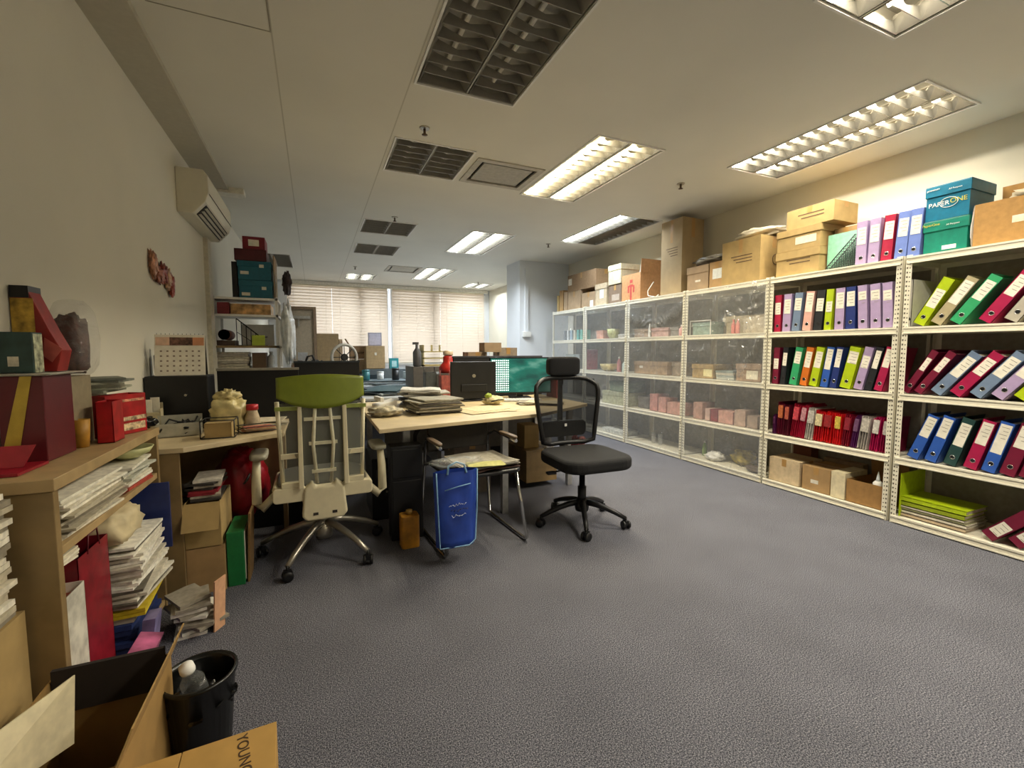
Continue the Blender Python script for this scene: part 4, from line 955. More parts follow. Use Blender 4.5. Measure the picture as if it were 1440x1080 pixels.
bottle('white squat bottle on the wooden pedestal under the desk',1.87,3.46,.332,.035,.12,'#e2e2e6')
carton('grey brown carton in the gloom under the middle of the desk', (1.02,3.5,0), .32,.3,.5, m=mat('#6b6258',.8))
solo('drawer_pedestal', MB().box(0,.20,0,.12,0,.60).box(.01,.19,-.006,0,.40,.58).box(.01,.19,-.006,0,.05,.38), M['black'], 'black drawer pedestal under the left front corner of the desk', 'pedestal', (.41,2.80,0), bevel=.004)
solo('cable_coil', MB().tube([(.09*math.cos(R(a)),.0+a*.0001,.09*math.sin(R(a))+.1) for a in range(0,1080,24)], .006, 6), M['ink'], 'coiled black cable hanging under the front of the desk', 'cable', (.70,2.98,.50))

# ------------------------------------------------------------ left desk
t = thing('office_desk', 'wooden desk along the left wall behind the bookcase', 'desk', (0,0,0))
MB().prism([(XL+.002,2.53),(-.58,2.53),(-.17,2.79),(-.17,3.34),(XL+.002,3.34)], .715,.74).build('desktop', M['desk'], t, .003)
MB().box(XL+.004,-.6,2.535,2.553,0,.714).build('side_panel', M['wood'], t); MB().box(XL+.004,-.19,3.28,3.295,.2,.714).build('back_panel', M['wood'], t)
MB().box(-.215,-.19,3.2,3.27,0,.714).build('leg', M['wood'], t)
t = thing('equipment_box', 'black steel cabinet with a small silver knob carrying the desk calendar', 'cabinet', (XL+.006,3.10,.7405))
MB().box(0,.30,0,.20,0,.31).build('case', M['black'], t, .006); MB().lathe([(.009,0),(.007,.008)],12,0,Matrix.Translation((.19,-.001,.20))@Matrix.Rotation(R(90),4,'X')).build('knob', M['chrome'], t)
t = thing('desk_calendar', 'desk calendar with a picture strip standing on the black cabinet', 'calendar', (-.715,3.19,1.052), 4)
MB().panel([(-.12,-.05,0),(.12,-.05,0),(.12,.0,.235),(-.12,.0,.235)], .003).build('calendar_page', M['paper'], t)
MB().panel([(-.12,.05,0),(-.12,.004,.235),(.12,.004,.235),(.12,.05,0)], .003).build('calendar_back', M['dark'], t)
nrm = Vector((0,-.235,.05)).normalized()
def cal(x0,x1,u0,u1,m,nm,off=.001):
    def p(x,u): q = Vector((x,-.05+.05*u,.235*u)) + Vector((0,-.0035-off,0)); return q
    MB().add([p(x0,u0),p(x1,u0),p(x1,u1),p(x0,u1)], [(0,1,2,3)]).build(nm, m, t)
cal(-.05,.06,.74,.94,mat('#6b4a3c',.5,var=.4,scale=40),'calendar_picture'); cal(.06,.115,.74,.94,mat('#c98a62',.5),'calendar_picture'); cal(-.115,-.05,.74,.94,mat('#d9b39a',.5),'calendar_picture')
mb = MB()
for i in range(7):
    for j in range(5):
        x = -.095+i*.03; u = .10+j*.12; y = -.05+.05*u-.005; z = .235*u
        mb.add([(x,y,z),(x+.01,y,z),(x+.01,y+.002,z+.009),(x,y+.002,z+.009)], [(0,1,2,3)])
mb.build('calendar_dates', mat('#8a7a6c',.8), t)
mb = MB()
for k in range(12): mb.tube([(-.11+k*.02,-.004,.225),(-.11+k*.02,.0,.243),(-.11+k*.02,.010,.225)], .0015, 5)
mb.build('spiral_binding', M['chrome'], t)
bottle('grey bottle behind the desk calendar against the wall', XL+.045,3.26,1.05,.03,.17,'#6c6e68','#8c8e88')
solo('plastic_bag', MB().blob(.085,.07,.095,(0,0,.09),0,.35,6,101,True,pw=.8).blob(.05,.04,.03,(0,0,.19),0,.9,9,7,False), mat('#cdbd86',.35,var=.15,scale=18), 'cream yellow plastic wrapped bag on the left desk', 'bag', (-.465,3.02,.742))
t = thing('jar', 'clear jar with a red lid on the left desk beside the yellow bag', 'jar', (-.345,3.0,.741))
MB().lathe([(.04,0),(.045,.01),(.04,.06),(.028,.10),(.028,.11)],20).build('jar_body', mat('#b9a98e',.25,var=.1), t); MB().lathe([(.033,.11),(.033,.14),(.0,.141)],20).build('lid', mat('#b31f2a',.4), t)
papers('paper_pile', 'loose papers at the back right of the left desk', (-.27,3.15,.7415), .16,.22,.03, 6, ('#cfc3a8','#b5a78b','#ddd3bb'), 5, 'papers', .02, 14)
t = thing('letter_tray', 'wire letter tray holding pinkish papers on the left desk', 'tray', (-.30,2.885,.7445), 18)
MB().tube([(-.10,-.06,.03),(.10,-.06,.03),(.10,.06,.03),(-.10,.06,.03)], .003, 6, closed=True).tube([(-.10,-.06,.004),(.10,-.06,.004),(.10,.06,.004),(-.10,.06,.004)], .003, 6, closed=True).build('wire_frame', M['black'], t)
papers('paper_pile', 'pinkish papers lying in the wire tray on the left desk', (-.30,2.885,.7445), .16,.10,.024, 18, ('#cf9a78','#b9705a','#d9c09a'), 6, 'papers', .006, 4)
carton('small wooden coloured box with a wire handle on the left desk', (-.53,2.72,.742), .12,.1,.075, m=M['kraft2'], tape=False)
solo('wire_basket', MB().tube([(0,0,.0),(.15,0,.0),(.15,.13,.0),(0,.13,0)], .003, 6, closed=True).tube([(0,0,.09),(.15,0,.09),(.15,.13,.09),(0,.13,.09)], .003, 6, closed=True).tube([(0,0,0),(0,0,.09)],.003,6).tube([(.15,0,0),(.15,0,.09)],.003,6).tube([(.15,.13,0),(.15,.13,.09)],.003,6).tube([(0,.13,0),(0,.13,.09)],.003,6), M['black'], 'black wire basket frame around the small wooden coloured box', 'basket', (-.545,2.705,.7455))
t = thing('desk_organizer', 'grey desk organizer with black clips at the front of the left desk', 'organizer', (-.77,2.84,.7425), 8)
MB().box(0,.2,0,.004,0,.07).box(0,.2,.14,.144,0,.10).box(0,.004,0,.144,0,.08).box(.196,.2,0,.144,0,.08).box(0,.2,0,.144,0,.004).build('organizer_shell', mat('#a9a697',.5), t)
MB().blob(.05,.04,.03,(.13,.05,.04),0,.8,9,4,False).tube([(.02,-.01,.03),(.06,.04,.09),(.16,.03,.05),(.18,.1,.09)], .005, 6).build('binder_clips', M['black'], t)
t = thing('pen_cup', 'beige paper holder with cards in it beside the red gift bag', 'holder', (-.865,2.98,.7415))
MB().box(0,.09,0,.05,0,.004).box(0,.09,0,.003,0,.12).box(0,.09,.047,.05,0,.17).box(0,.003,0,.05,0,.14).box(.087,.09,0,.05,0,.14).build('holder_body', mat('#b9ad8c',.6), t, .001)
MB().box(.01,.05,.01,.013,.01,.19).box(.04,.08,.03,.033,.01,.2).build('cards', M['paper'], t)

# ------------------------------------------------------------ bookcase at near left
t = thing('bookcase', 'low open wooden bookcase along the left wall nearest the camera', 'bookcase', (0,0,0))
BX0, BX1, BY0, BY1 = XL+.004, -.665, 1.60, 2.50
MB().box(BX0,BX1+.006,BY0-.006,BY1,.815,.85).build('top_board', M['woodedge'], t, .002)
MB().box(BX0,BX1,BY0,BY0+.028,0,.814).build('side_panel', M['wood'], t, .002); MB().box(BX0,BX1,BY1-.024,BY1,0,.814).build('side_panel', M['wood'], t, .002)
MB().box(BX0,BX1-.005,BY0+.029,BY1-.025,.62,.645).build('shelf_board', M['woodedge'], t, .002)
MB().box(BX0,BX1-.005,BY0+.029,BY1-.025,.02,.045).build('shelf_board', M['woodedge'], t, .002)
MB().box(BX0,BX0+.006,BY0+.029,BY1-.025,.05,.81).build('back_board', M['wood'], t)
white_cols = ('#d8d0bb','#b5ab93','#e5dfcd','#8c8370')
papers('paper_pile', 'sloping pile of white papers and envelopes on the upper shelf of the bookcase', (-.755,1.87,.648), .18,.42,.125, 0, white_cols, 14, 'papers', .012, 5)
papers('paper_pile', 'smaller pile of plastic sleeved papers at the far end of the upper shelf', (-.755,2.27,.648), .18,.28,.10, 0, ('#cfc8b2','#b9b8a8','#a8412f','#dcd6c4'), 9, 'papers', .012, 8)
solo('bowl', MB().lathe([(.03,0),(.07,.02),(.085,.045),(.08,.045),(.065,.024),(.02,.006)],24), mat('#c5c58c',.4), 'pale yellow green dish at the far end of the upper bookcase shelf', 'dish', (-.72,2.32,.752))
solo('plastic_bag', MB().blob(.05,.045,.025,(0,0,.025),0,.5,6,111,True), M['blackgloss'], 'black plastic bag tucked at the far end of the bookcase top', 'bag', (-.715,2.475,.852))
gift_bag('dark red paper bag standing at the near end of the lower bookcase shelf', -.865,1.78,.048,.17,.22,.50,'#7a1220', hc='#5a0d18')
t = papers('paper_pile', 'tall pile of plastic wrapped papers on the lower bookcase shelf', (-.735,2.24,.22), .21,.36,.24, 0, ('#c9c2b0','#8b8474','#dcd6c6','#5f594c','#e8e4d8'), 20, 'papers', .012, 7, sag=.006)
papers('paper_pile', 'yellow plastic folder under the wrapped paper pile', (-.735,2.24,.185), .215,.34,.03, 2, ('#c9b21e','#b79f18'), 2, 'folder', .004, 2)
papers('paper_pile', 'dark blue folders leaning below the yellow one', (-.755,2.24,.048), .18,.34,.135, 0, ('#1d2c5c','#24366e','#6b1530','#b9b2a2'), 6, 'folders', .006, 3)
solo('cream_pouch', MB().blob(.085,.12,.065,(0,0,.065),0,.25,5,121,True,pw=.7), mat('#cbbb94',.6,var=.1,scale=12), 'cream drawstring bag lying on the tall paper pile', 'bag', (-.74,2.16,.465))
solo('red_ribbon', MB().tube([(0,0,.01),(.03,.05,.03),(.0,.1,.012),(.04,.14,.03),(.01,.2,.012)], .01, 8), M['red'], 'red ribbon cord on the cream drawstring bag', 'ribbon', (-.72,2.1,.605))
solo('blue_folder', MB().box(0,.20,0,.012,0,.30), mat('#1b2b66',.4), 'dark blue folder standing upright at the far end of the bookcase', 'folder', (-.825,2.455,.30))
t = gift_bag('white and grey paper bag with an orange lining on the lower bookcase shelf', -.745,1.64,.048,.07,.12,.44,'#c9c4b6', handle=False)
MB().box(.003,.067,.003,.117,.30,.41).build('lining', mat('#b5533a',.6), t)
papers('envelope_pile', 'cream envelopes resting on the white and grey paper bag', (-.755,1.74,.552), .10,.16,.03, 0, ('#e0d8c2','#cdc4aa'), 4, 'envelopes', .01, 12)
solo('pink_gift_bag', MB().prism([(0,0),(.05,0),(.10,.13),(.03,.15)],0,.16,'y'), mat('#a8587c',.4,var=.35,scale=12), 'pink and white printed bag at the foot of the bookcase', 'bag', (-.655,1.86,.001))
solo('pink_gift_bag', MB().prism([(0,0),(.04,0),(.06,.17),(.02,.17)],0,.08,'y'), mat('#7c74a0',.4,var=.3,scale=10), 'lilac printed bag at the foot of the bookcase beside the pink one', 'bag', (-.65,2.06,.001))
# on the bookcase top
zb = .8515
t = thing('gift_box', 'large dark maroon gift box with a gold ribbon on the bookcase', 'gift box', (XL+.006,1.84,zb))
MB().box(0,.106,0,.18,0,.268).build('box_body', mat('#5a0e18',.45,var=.04), t, .003)
MB().panel([(.0,-.0012,.02),(.035,-.0012,.0),(.082,-.0012,.268),(.055,-.0012,.268)], .001).build('ribbon', M['gold'], t)
t = thing('gift_box', 'open bright red lid lying in front of the maroon gift box', 'box lid', (XL+.01,1.66,zb), 0)
MB().box(0,.11,0,.16,0,.008).build('lid_base', mat('#8e1022',.35), t)
MB().panel([(.0,.09,.008),(.085,.09,.008),(.11,.10,.07),(.0,.10,.07)], .004).build('raised_flap', mat('#9c1226',.35), t)
papers('paper_sheets', 'white sheets lying on top of the maroon gift box', (XL+.075,1.95,zb+.27), .13,.24,.006, 0, ('#cfcabd','#b9b5a8'), 3, 'papers', .008, 4)
t = thing('printed_box', 'dark teal printed carton with a cream label above the maroon box', 'box', (XL+.008,1.86,zb+.278))
MB().box(0,.078,0,.06,0,.125).build('box_body', mat('#27403c',.5,var=.2,scale=18), t, .002); MB().box(.02,.045,-.001,-.0002,.02,.05).build('sticker', M['paper2'], t); MB().box(.0785,.0795,.005,.055,.0,.12).build('printed_side', mat('#a6a88c',.6,var=.4,scale=50), t)
t = thing('house_box', 'black and red house shaped gift box with a gold front', 'gift box', (XL+.004,1.95,zb+.278))
MB().prism([(0,0),(.10,0),(.115,.07),(.09,.13),(.04,.27),(.0,.27)], 0, .07, 'y').build('box_body', mat('#8e1f1a',.45,var=.1), t, .002)
MB().box(.0,.055,-.002,-.0005,.12,.235).build('gold_front', mat('#b7943a',.4,metal=.3,var=.3,scale=30), t); MB().box(0,.045,-.002,.072,.237,.275).build('black_top', M['black'], t)
MB().panel([(.075,-.002,.11),(.118,-.002,.075),(.09,-.002,.03),(.07,-.002,.05)], .003).build('pink_flap', mat('#b5564c',.5), t)
t = thing('plastic_bag', 'clear plastic bag of brown packets beside the house shaped box', 'bag', (XL+.082,2.14,zb+.26))
MB().blob(.062,.07,.135,(0,0,.13),0,.12,5,131,True,pw=.7).build('clear_bag', M['glassy'], t); MB().blob(.042,.05,.105,(-.01,0,.105),0,.3,6,132,True,pw=.7).build('brown_packets', mat('#4a2a1e',.6,var=.4,scale=20), t)
carton('brown carton under the clear plastic bag behind the maroon box', (XL+.006,2.05,zb), .085,.17,.250, m=mat('#8d8065',.8), tape=False)
papers('newspaper_pile', 'grey green folded newspapers behind the red gift bags', (XL+.07,2.40,zb+.176), .12,.2,.06, 10, ('#8c8f7c','#a9aa96','#6f7266'), 6, 'newspapers', .02, 20, sag=.01)
carton('white carton under the folded newspapers at the wall', (XL+.006,2.32,zb), .04,.17,.17, m=mat('#c4c0ac',.8), tape=False)
gift_bag('plain red gift bag left of the patterned one on the bookcase', XL+.13,2.13,zb,.05,.10,.155,'#a8141c', handle=False)
t = gift_bag('red gift bag with printed cream pattern on the bookcase', -.8265,2.274,zb,.075,.19,.165,'#a8181c', -25, handle=False)
MB().box(.0755,.0765,.02,.18,.015,.045).box(.0755,.0765,.03,.185,.055,.072).build('bag_print', mat('#d9b08a',.5,var=.4,scale=60), t)
MB().box(.0755,.0765,.01,.18,.135,.145).build('bag_border', mat('#c98a6a',.5,var=.4,scale=60), t)
solo('paper_cone', MB().lathe([(.02,0),(.026,.10),(.024,.10),(.018,.002)],16), mat('#b3822e',.5), 'orange kraft cup between the maroon box and the red bags', 'cup', (-.775,2.08,zb))

# floor clutter between bookcase and chair
t = carton('open kraft carton full of magazines on the floor past the bookcase', (-.60,2.56,.235), .15,.3,.22, m=M['kraft2'], opened=[(-60,'s')], sticker=(.02,.07,.06,.16))
carton('crushed kraft carton under the magazine carton', (-.60,2.56,0), .16,.30,.225, m=M['kraft'], tape=False)
papers('magazine_pile', 'magazines stacked in the open kraft carton', (-.525,2.71,.455), .13,.24,.10, 0, ('#cfc8ba','#3a352f','#a39a88','#8d1e2a'), 8, 'magazines', .01, 10)
papers('magazine_pile', 'papers on the hidden carton under the left desk', (-.72,2.86,.40), .22,.18,.06, 8, ('#c9bfa9','#8f1a24','#77706a'), 6, 'papers', .03, 18)
solo('red_bag', MB().blob(.13,.16,.20,(0,0,.2),0,.25,5,141,True,pw=.8), mat('#7d0e1a',.3,var=.2,scale=8), 'large glossy red bag under the left desk', 'bag', (-.42,3.08,.2))
carton('carton hidden under the left desk below the papers', (-.82,2.68,0), .2,.3,.39, m=M['kraft3'], tape=False)
t = thing('box_file', 'green box file standing on the carpet beside the kraft cartons', 'box file', (-.435,2.58,0))
MB().box(0,.075,0,.26,0,.28).build('case', mat('#136a35',.5), t, .003); MB().box(.0755,.078,.02,.24,.02,.27).build('white_edge', M['paper'], t)
solo('cardboard_sheet', MB().panel([(0,0,0),(0,.16,0),(.015,.16,.36),(.015,0,.36)], .01), mat('#7d5f36',.8), 'brown cardboard sheet leaning beside the green box file', 'cardboard', (-.352,2.60,0))
papers('paper_pile', 'torn white papers spilling in front of the crushed carton', (-.52,2.26,.0), .13,.18,.15, 20, ('#cfc8ba','#8f8778','#e0dccf'), 10, 'papers', .03, 30, sag=.02)
solo('cardboard_strip', MB().panel([(0,0,0),(.03,.05,.0),(.04,.06,.22),(.01,.0,.22)], .006), mat('#c99a78',.7), 'pinkish card strip leaning on the torn white papers', 'card', (-.43,2.18,0))

# waste bin
t = thing('waste_bin', 'black plastic waste bin with a bottle inside', 'bin', (-.335,1.50,0))
MB().lathe([(.066,0),(.07,.004),(.090,.25),(.096,.255),(.096,.265),(.088,.265),(.085,.25),(.064,.01),(.0,.01)],32).build('bin_body', mat('#0e0f0e',.25), t)
MB().blob(.074,.074,.04,(0,0,.18),0,.5,6,151,False).build('bin_liner', mat('#050505',.2), t)
t = thing('water_bottle', 'clear bottle with a white cap inside the waste bin', 'bottle', (-.345,1.49,.225)); t.rotation_euler = (R(12), R(-10), 0)
MB().lathe([(.028,-.06),(.03,-.05),(.03,.03),(.014,.06),(.014,.07)],18).build('bottle_body', M['glassy'], t); MB().lathe([(.018,.065),(.019,.07),(.018,.088),(.0,.09)],16).build('cap', M['white'], t)

# foreground boxes
t = thing('cardboard_box', 'closed yellow brown carton printed YOUNG in the bottom foreground', 'box', (-.118,1.235,0), 183)
kb = mat('#a98444',.75,var=.05,scale=12)
MB().box(0,.36,0,.34,0,.244).build('box_body', kb, t, .002)
MB().box(0,.1975,0,.34,.2445,.248).box(.1995,.36,0,.34,.2445,.248).build('flap', kb, t, .001)
T = Matrix.Translation((.068,.070,.2486)) @ Matrix.Rotation(R(98),4,'Z')
text('YOUNG', .034, mat('#3f2a12',.7), t, T)
mb = MB().blob(.016,.009,.0006,(.075,.150,.249),0,0,1,1,False).blob(.010,.014,.0006,(.1,.145,.249),0,0,1,1,False).blob(.008,.012,.0006,(.09,.168,.249),0,0,1,1,False)
mb.build('printed_leaf', mat('#3f2a12',.7), t)
t = thing('cardboard_box', 'open carton with raised flaps and a dark inside in the bottom left foreground', 'box', (-.665,1.10,0))
q = .005; ko = mat('#957542',.75,var=.05,scale=12)
MB().box(0,.26,0,.42,0,q).box(0,q,0,.42,q,.33).box(.26-q,.26,0,.42,q,.33).box(q,.26-q,0,q,q,.33).build('box_body', ko, t)
MB().box(q,.26-q,.42-q,.42,q,.33).build('back_wall', ko, t)
MB().panel([(q+.001,.02,.25),(.26-q-.001,.02,.25),(.26-q-.001,.2,.20),(q+.001,.2,.20)], .004).build('inner_flap', ko, t)
MB().panel([(.26,0,.33),(.26,.42,.33),(.285,.45,.395),(.285,.04,.40)], .004).build('flap', ko, t)
MB().panel([(.006,.02,.31),(.095,.27,.24),(.10,.285,.405),(.006,.09,.40)], .004).build('flap', mat('#d3c7a4',.7), t)
MB().box(.008,.25,.40,.412,.24,.36).build('inner_shade', M['dark'], t)  # dark sheet standing in for the shade on the inner back wall
solo('paper_sack', MB().blob(.05,.10,.09,(0,0,.09),0,.25,5,161,True,pw=.8), mat('#c9bea0',.6,var=.05), 'cream sack at the bottom left corner before the bookcase', 'bag', (-.81,1.12,.505))
carton('kraft carton at the left edge standing before the bookcase side', (XL+.008,1.31,0), .14,.27,.50, m=M['kraft2'], tape=False)
papers('paper_pile', 'pile of white papers at the left edge on the kraft carton', (XL+.08,1.45,.506), .13,.23,.33, 0, white_cols, 20, 'papers', .006, 4)

# ------------------------------------------------------------ left wall shelving in the distance
t = thing('shelving_unit', 'tall white shelving unit against the left wall under the teal boxes', 'shelf unit', (XL+.01,5.0,0))
for x in (0,.53):
    for y in (0,.42): MB().box(x,x+.025,y,y+.025,0,1.71).build('post', M['white'], t)
for z in (.4,1.0,1.22,1.52,1.68): MB().box(0,.555,0,.445,z,z+.02).build('shelf', M['wood'] if z==1.22 else M['white'], t)
sx = XL+.24
tl = mat('#175f74',.5)
def boxf(lab, x, y, z, wx, dy, h, m, lid=False, st=None, name='storage_box'):
    t = thing(name, lab, 'box', (x,y,z)); MB().box(0,wx,0,dy,0,h).build('box_body', m, t, .003)
    if lid: MB().box(-.005,wx+.005,-.005,dy+.005,h-.05,h+.004).build('lid', m, t, .003)
    if st:
        mb = MB()
        for a,b,c,d_ in st: mb.box(a,b,-.0075,-.0055,c,d_)
        mb.build('sticker', M['paper'], t)
boxf('teal copy paper box, lower of two on the tall shelving', sx,5.03,1.702,.28,.3,.165,tl,True,[(.02,.09,.02,.05),(.19,.23,.08,.11)])
boxf('teal copy paper box, upper of two on the tall shelving', sx-.005,5.03,1.874,.28,.3,.175,tl,True,[(.02,.09,.05,.08),(.18,.22,.12,.15)])
boxf('wide dark maroon box lying on the upper teal box', sx-.03,5.03,2.056,.27,.3,.11,mat('#4d1018',.5))
boxf('small maroon box with white label at the top of the tall shelving', sx+.04,5.05,2.169,.19,.26,.12,mat('#7a1425',.5),False,[(.05,.14,.03,.09)])
boxf('black narrow case left of the teal boxes', sx-.06,5.05,1.702,.045,.25,.34,M['black'])
boxf('tall brown board beside the teal boxes', XL+.535,5.03,1.702,.012,.3,.42,M['kraft3'])
boxf('clear topped tray with red and gold things on the shelving', XL+.16,5.03,1.542,.34,.3,.10,mat('#b58d5a',.4,var=.4,scale=14))
boxf('red end box beside the gold tray on the shelving', XL+.05,5.03,1.542,.10,.3,.11,mat('#7f2630',.5))
papers('paper_pile', 'stack of books on the shelf above the left desk screen', (XL+.16,5.2,1.022), .28,.26,.16, 0, ('#d6d0c0','#a9a296','#c4beb0'), 7, 'books', .008, 3)
boxf('brown binder box beside the stack of books', XL+.32,5.04,1.022,.12,.2,.15,mat('#5d4632',.6))
bottle('white pot on the shelf beside the brown binder box', XL+.48,5.12,1.02,.035,.16,'#d9d9d4')
t = thing('file_tray', 'black wire magazine holder on the distant wooden shelf', 'file tray', (XL+.2,5.05,1.242))
mb = MB()
for k in range(6): mb.tube([(.04*k,0,0),(.04*k,0,.26-.035*k)], .004, 6)
mb.tube([(0,0,.26),(.2,0,.085),(.26,0,.085)], .006, 6).tube([(0,0,.0),(.26,0,.0)], .006, 6).tube([(0,0,.13),(.15,0,0.02)], .003, 6)
mb.build('wire_frame', M['black'], t)
boxf('small lime box in front of the black wire holder', XL+.33,5.0,1.242,.11,.03,.10,mat('#9fae3a',.5))
solo('paper_roll', MB().lathe([(.05,0),(.05,.3),(.018,.3),(.018,0),(.05,0)],20,0,Matrix.Rotation(R(-90),4,'X')), mat('#6b4038',.6), 'dark red roll lying on the distant wooden shelf by the wall', 'roll', (XL+.10,5.02,1.345))
boxf('dark folded cloth under the red roll at the wall', XL+.03,5.06,1.242,.15,.25,.05,mat('#4f3f38',.8))
boxf('white board leaning behind the black wire holder', XL+.2,5.36,1.242,.3,.01,.22,M['white'])
for k,(y,zc,rz_,m_,lab) in enumerate(((5.0,1.36,.27,'#dfe3e6','white plastic bag hanging on the shelving end, front one'),(5.22,1.33,.24,'#d6d9da','white plastic bag hanging on the shelving end, rear one'))):
    solo('plastic_bag', MB().blob(.055,.085,rz_,(0,0,0),0,.45,7,170+k,False), mat(m_,.3,var=.06), lab, 'bag', (-.235,y,zc))
solo('plastic_bag', MB().blob(.04,.08,.10,(0,0,0),0,.5,7,180,False), mat('#3a2b2c',.5,var=.3), 'dark bag hanging high on the shelving end', 'bag', (-.23,5.05,1.86))
# distant desks and clutter toward the window
def far_desk(lab, x, y, w, d, z=.73, c='#c9ccce'):
    t = thing('office_desk', lab, 'desk', (x,y,0)); MB().box(0,w,0,d,z-.025,z).build('desktop', mat(c,.35,var=.02), t, .003)
    for a in (.03, w-.07):
        for b in (.03, d-.07): MB().box(a,a+.04,b,b+.04,0,z-.026).build('leg', M['white'], t)
    MB().box(.06,w-.06,d-.05,d-.035,.3,z-.03).build('modesty_panel', mat('#2b2b30',.7), t)
far_desk('white desk just beyond the green chair and newspapers', .42,4.5,.6,1.4)
far_desk('white desk in front of the left window blind', .3,6.0,1.5,.85)
far_desk('white desk before the right window blind', 1.9,7.9,1.9,1.2)
papers('paper_pile', 'bluish clutter of papers on the white desk beyond the newspapers', (.70,5.1,.732), .36,.8,.05, 0, ('#b9c4c8','#4a565c','#d5dcde','#2f4a50'), 6, 'papers', .05, 25)
papers('paper_pile', 'pale papers strewn across the far white desk', (1.1,6.4,.732), 1.1,.6,.06, 0, ('#c4cccf','#6c787c','#dfe4e5'), 6, 'papers', .08, 25)
solo('cabinet', MB().box(0,.52,0,.5,0,.94), mat('#7d6f5c',.6), 'low cabinet carrying the tan carton before the blinds', 'cabinet', (-.12,7.2,0), bevel=.004)
boxf('tan carton with a lilac top standing before the left blind', .04,7.25,.942,.30,.3,.50,mat('#a58d68',.8))
boxf('narrow pale carton beside the lilac topped carton', .35,7.3,.942,.045,.3,.42,mat('#c9b090',.8))
solo('cabinet', MB().box(0,.36,0,.45,0,.86), mat('#8b857a',.6), 'pale cabinet below the smile printed carton', 'cabinet', (.43,7.25,0), bevel=.004)
t = carton('carton printed with a curved smile, its flaps up', (.78,7.24,1.06), .28,.28,.20, rz=90, m=mat('#a58562',.8), opened=[(60,'n'),(55,'s')])
MB().tube([(-.002,.05,.12),(-.002,.10,.095),(-.002,.18,.095),(-.002,.23,.12)], .004, 6).build('printed_smile', M['ink'], t)
boxf('tan carton below the smile printed one', .50,7.24,.862,.26,.26,.19,mat('#b39c7a',.8))
boxf('square tan carton with a small dark stamp before the window gap', .70,6.95,.92,.27,.28,.34,mat('#ae946c',.8),False,[(.12,.15,.2,.24)])
solo('cabinet', MB().box(0,.62,0,.27,0,.912), mat('#5b6468',.6), 'dark cabinet carrying the square tan carton', 'cabinet', (.68,6.93,0), bevel=.004)
solo('picture_frame', MB().box(0,.2,0,.02,0,.2).box(.015,.185,-.002,0,.015,.185,1), [mat('#9a98a8',.4), mat('#c6c3d6',.5)], 'lilac framed sheet standing on the square tan carton', 'frame', (.75,7.12,1.262))
solo('tissue_box', MB().box(0,.13,0,.12,0,.16).box(.03,.1,-.003,0,.03,.12,1), [mat('#2f8f98',.4), mat('#b9dfe0',.4)], 'teal box at the foot of the bright window gap', 'box', (1.04,6.95,.915))
t = thing('desk_fan', 'round grey and white fan lying above the black screen', 'fan', (.26,4.55,1.13)); t.rotation_euler = (0, R(0), R(20))
mb = MB().tube([(.12*math.cos(R(a)),0,.0+.12*math.sin(R(a))) for a in range(0,360,12)], .014, 8, closed=True); mb.build('fan_ring', mat('#b9bdc2',.3), t)
mb = MB()
for k in range(8): mb.tube([(0,0,0),(.11*math.cos(R(45*k)),0,.11*math.sin(R(45*k)))], .004, 6)
mb.lathe([(.03,-.02),(.035,0),(.03,.02)],16,0,Matrix.Rotation(R(90),4,'X')); mb.build('fan_grille', M['black'], t)
MB().tube([(0,.03,-.12),(0,.03,-.39)], .015, 8).lathe([(.1,-.395),(.1,-.38),(.02,-.37)],20).build('fan_stand', mat('#7d8085',.4), t)
solo('far_desk', MB().box(0,.62,0,.55,.715,.735).box(0,.03,0,.55,0,.715).box(.59,.62,0,.55,0,.715), mat('#4d4d50',.6), 'dark desk behind the black screen carrying the fan', 'desk', (-.22,4.3,0), bevel=.003)
solo('handbag', MB().blob(.17,.1,.18,(0,0,.18),0,.3,5,190,True,pw=.8).tube([(-.06,0,.34),(-.04,0,.40),(.0,0,.41),(.03,0,.34)], .01, 8), mat('#101013',.6), 'black bag rising above the screen left of the fan', 'bag', (-.02,4.62,.737))
t = thing('red_basket', 'red basket with papers before the brown door', 'basket', (-.30,7.78,0))
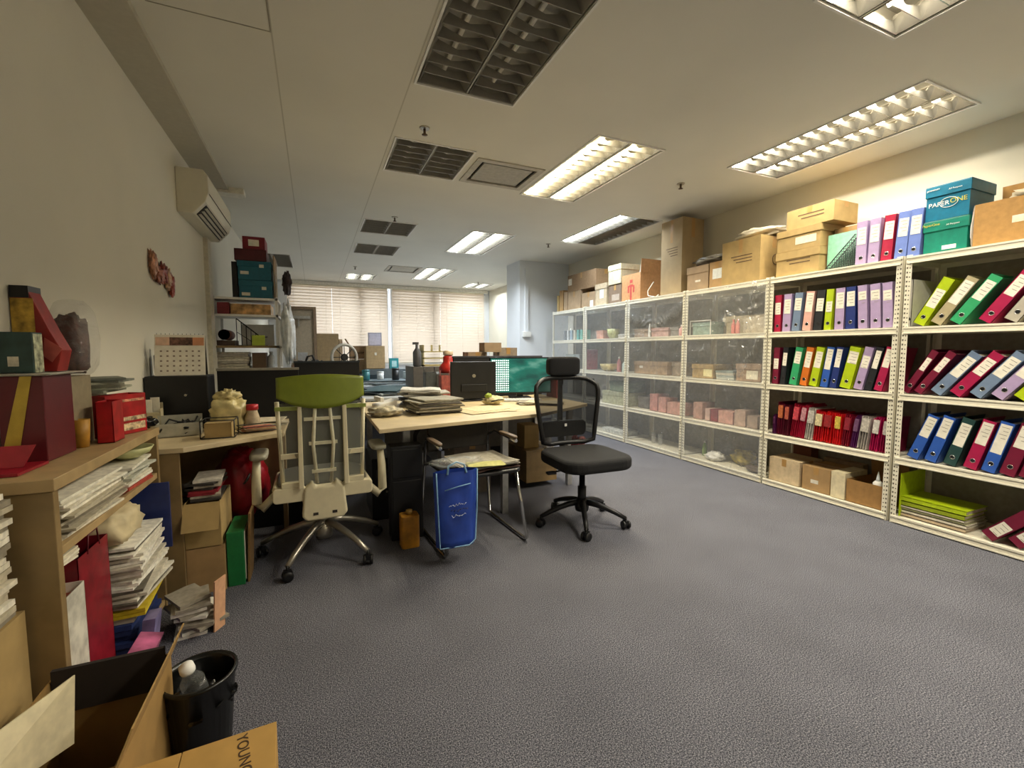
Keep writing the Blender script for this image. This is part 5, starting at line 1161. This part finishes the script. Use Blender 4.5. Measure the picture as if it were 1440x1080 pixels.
MB().box(0,.25,0,.25,0,.70).build('stand', mat('#2b2320',.7), t); MB().lathe([(.10,.70),(.14,.95),(.13,.95),(.09,.71)],20,0,Matrix.Translation((.13,.125,0))).build('basket_body', mat('#b8382f',.5), t)
MB().box(.06,.2,.10,.13,.85,1.16).build('papers', mat('#c9ced0',.6), t)

for k,(x,y,r_,h,c,lab) in enumerate(((.62,6.25,.05,.14,'#2f6f74','teal tub on the white desk before the left blind'),(.82,6.35,.045,.11,'#e3e6e8','white mug on the white desk before the left blind'),(1.0,6.2,.05,.16,'#26292c','black canister on the white desk before the left blind'),
    (1.2,6.45,.055,.10,'#c9d6da','pale blue tub on the white desk before the left blind'),(1.42,6.3,.04,.15,'#dfe0dc','white bottle shaped pot at the right of the white desk clutter'))):
    t = thing('pot', lab, 'pot', (x,y,.793)); MB().lathe([(r_*.85,0),(r_,.01),(r_,h*.85),(r_*.9,h*.85),(r_*.85,.01)],18).build('pot_body', mat(c,.4), t); MB().lathe([(r_*1.03,h*.85),(r_*1.03,h),(0,h)],18).build('lid', mat(c,.3,var=.1), t)
boxf('flat dark blue case on the white desk before the left blind', .5, 6.55, .793, .4, .2, .06, mat('#26343c',.5))

# repeats share a group
GR = {'ceiling light':'recessed louvred ceiling lights','vent':'return air vents in the ceiling','sprinkler':'sprinkler heads on the ceiling','rack':'boltless racks along the right wall',
      'plastic sheet':'clear sheets hung over the racks','document sleeve':'plastic document sleeves on the second rack','packet':'packets behind the plastic sheets','book':'books on the farthest rack',
      'toy':'plush toys hanging by the mesh chair','glass':'drinking glasses behind the plastic sheet','partition':'black desk screens','pot':'pots on the far white desk'}
for o in bpy.data.objects:
    if o.parent or 'label' not in o or 'group' in o: continue
    c = o['category']
    if c in GR: o['group'] = GR[c]
    elif c == 'file': o['group'] = 'lever arch files on the rack top' if o.location.z > 1.7 else 'lever arch files on the bottom shelf of the rightmost rack'
    elif c == 'box' and o.location.x > 3 and o.location.z > 1.7: o['group'] = 'cartons on top of the racks'
    elif c == 'box' and o.location.x > 3 and o['label'].find('plastic') >= 0: o['group'] = 'boxes behind the plastic sheets'
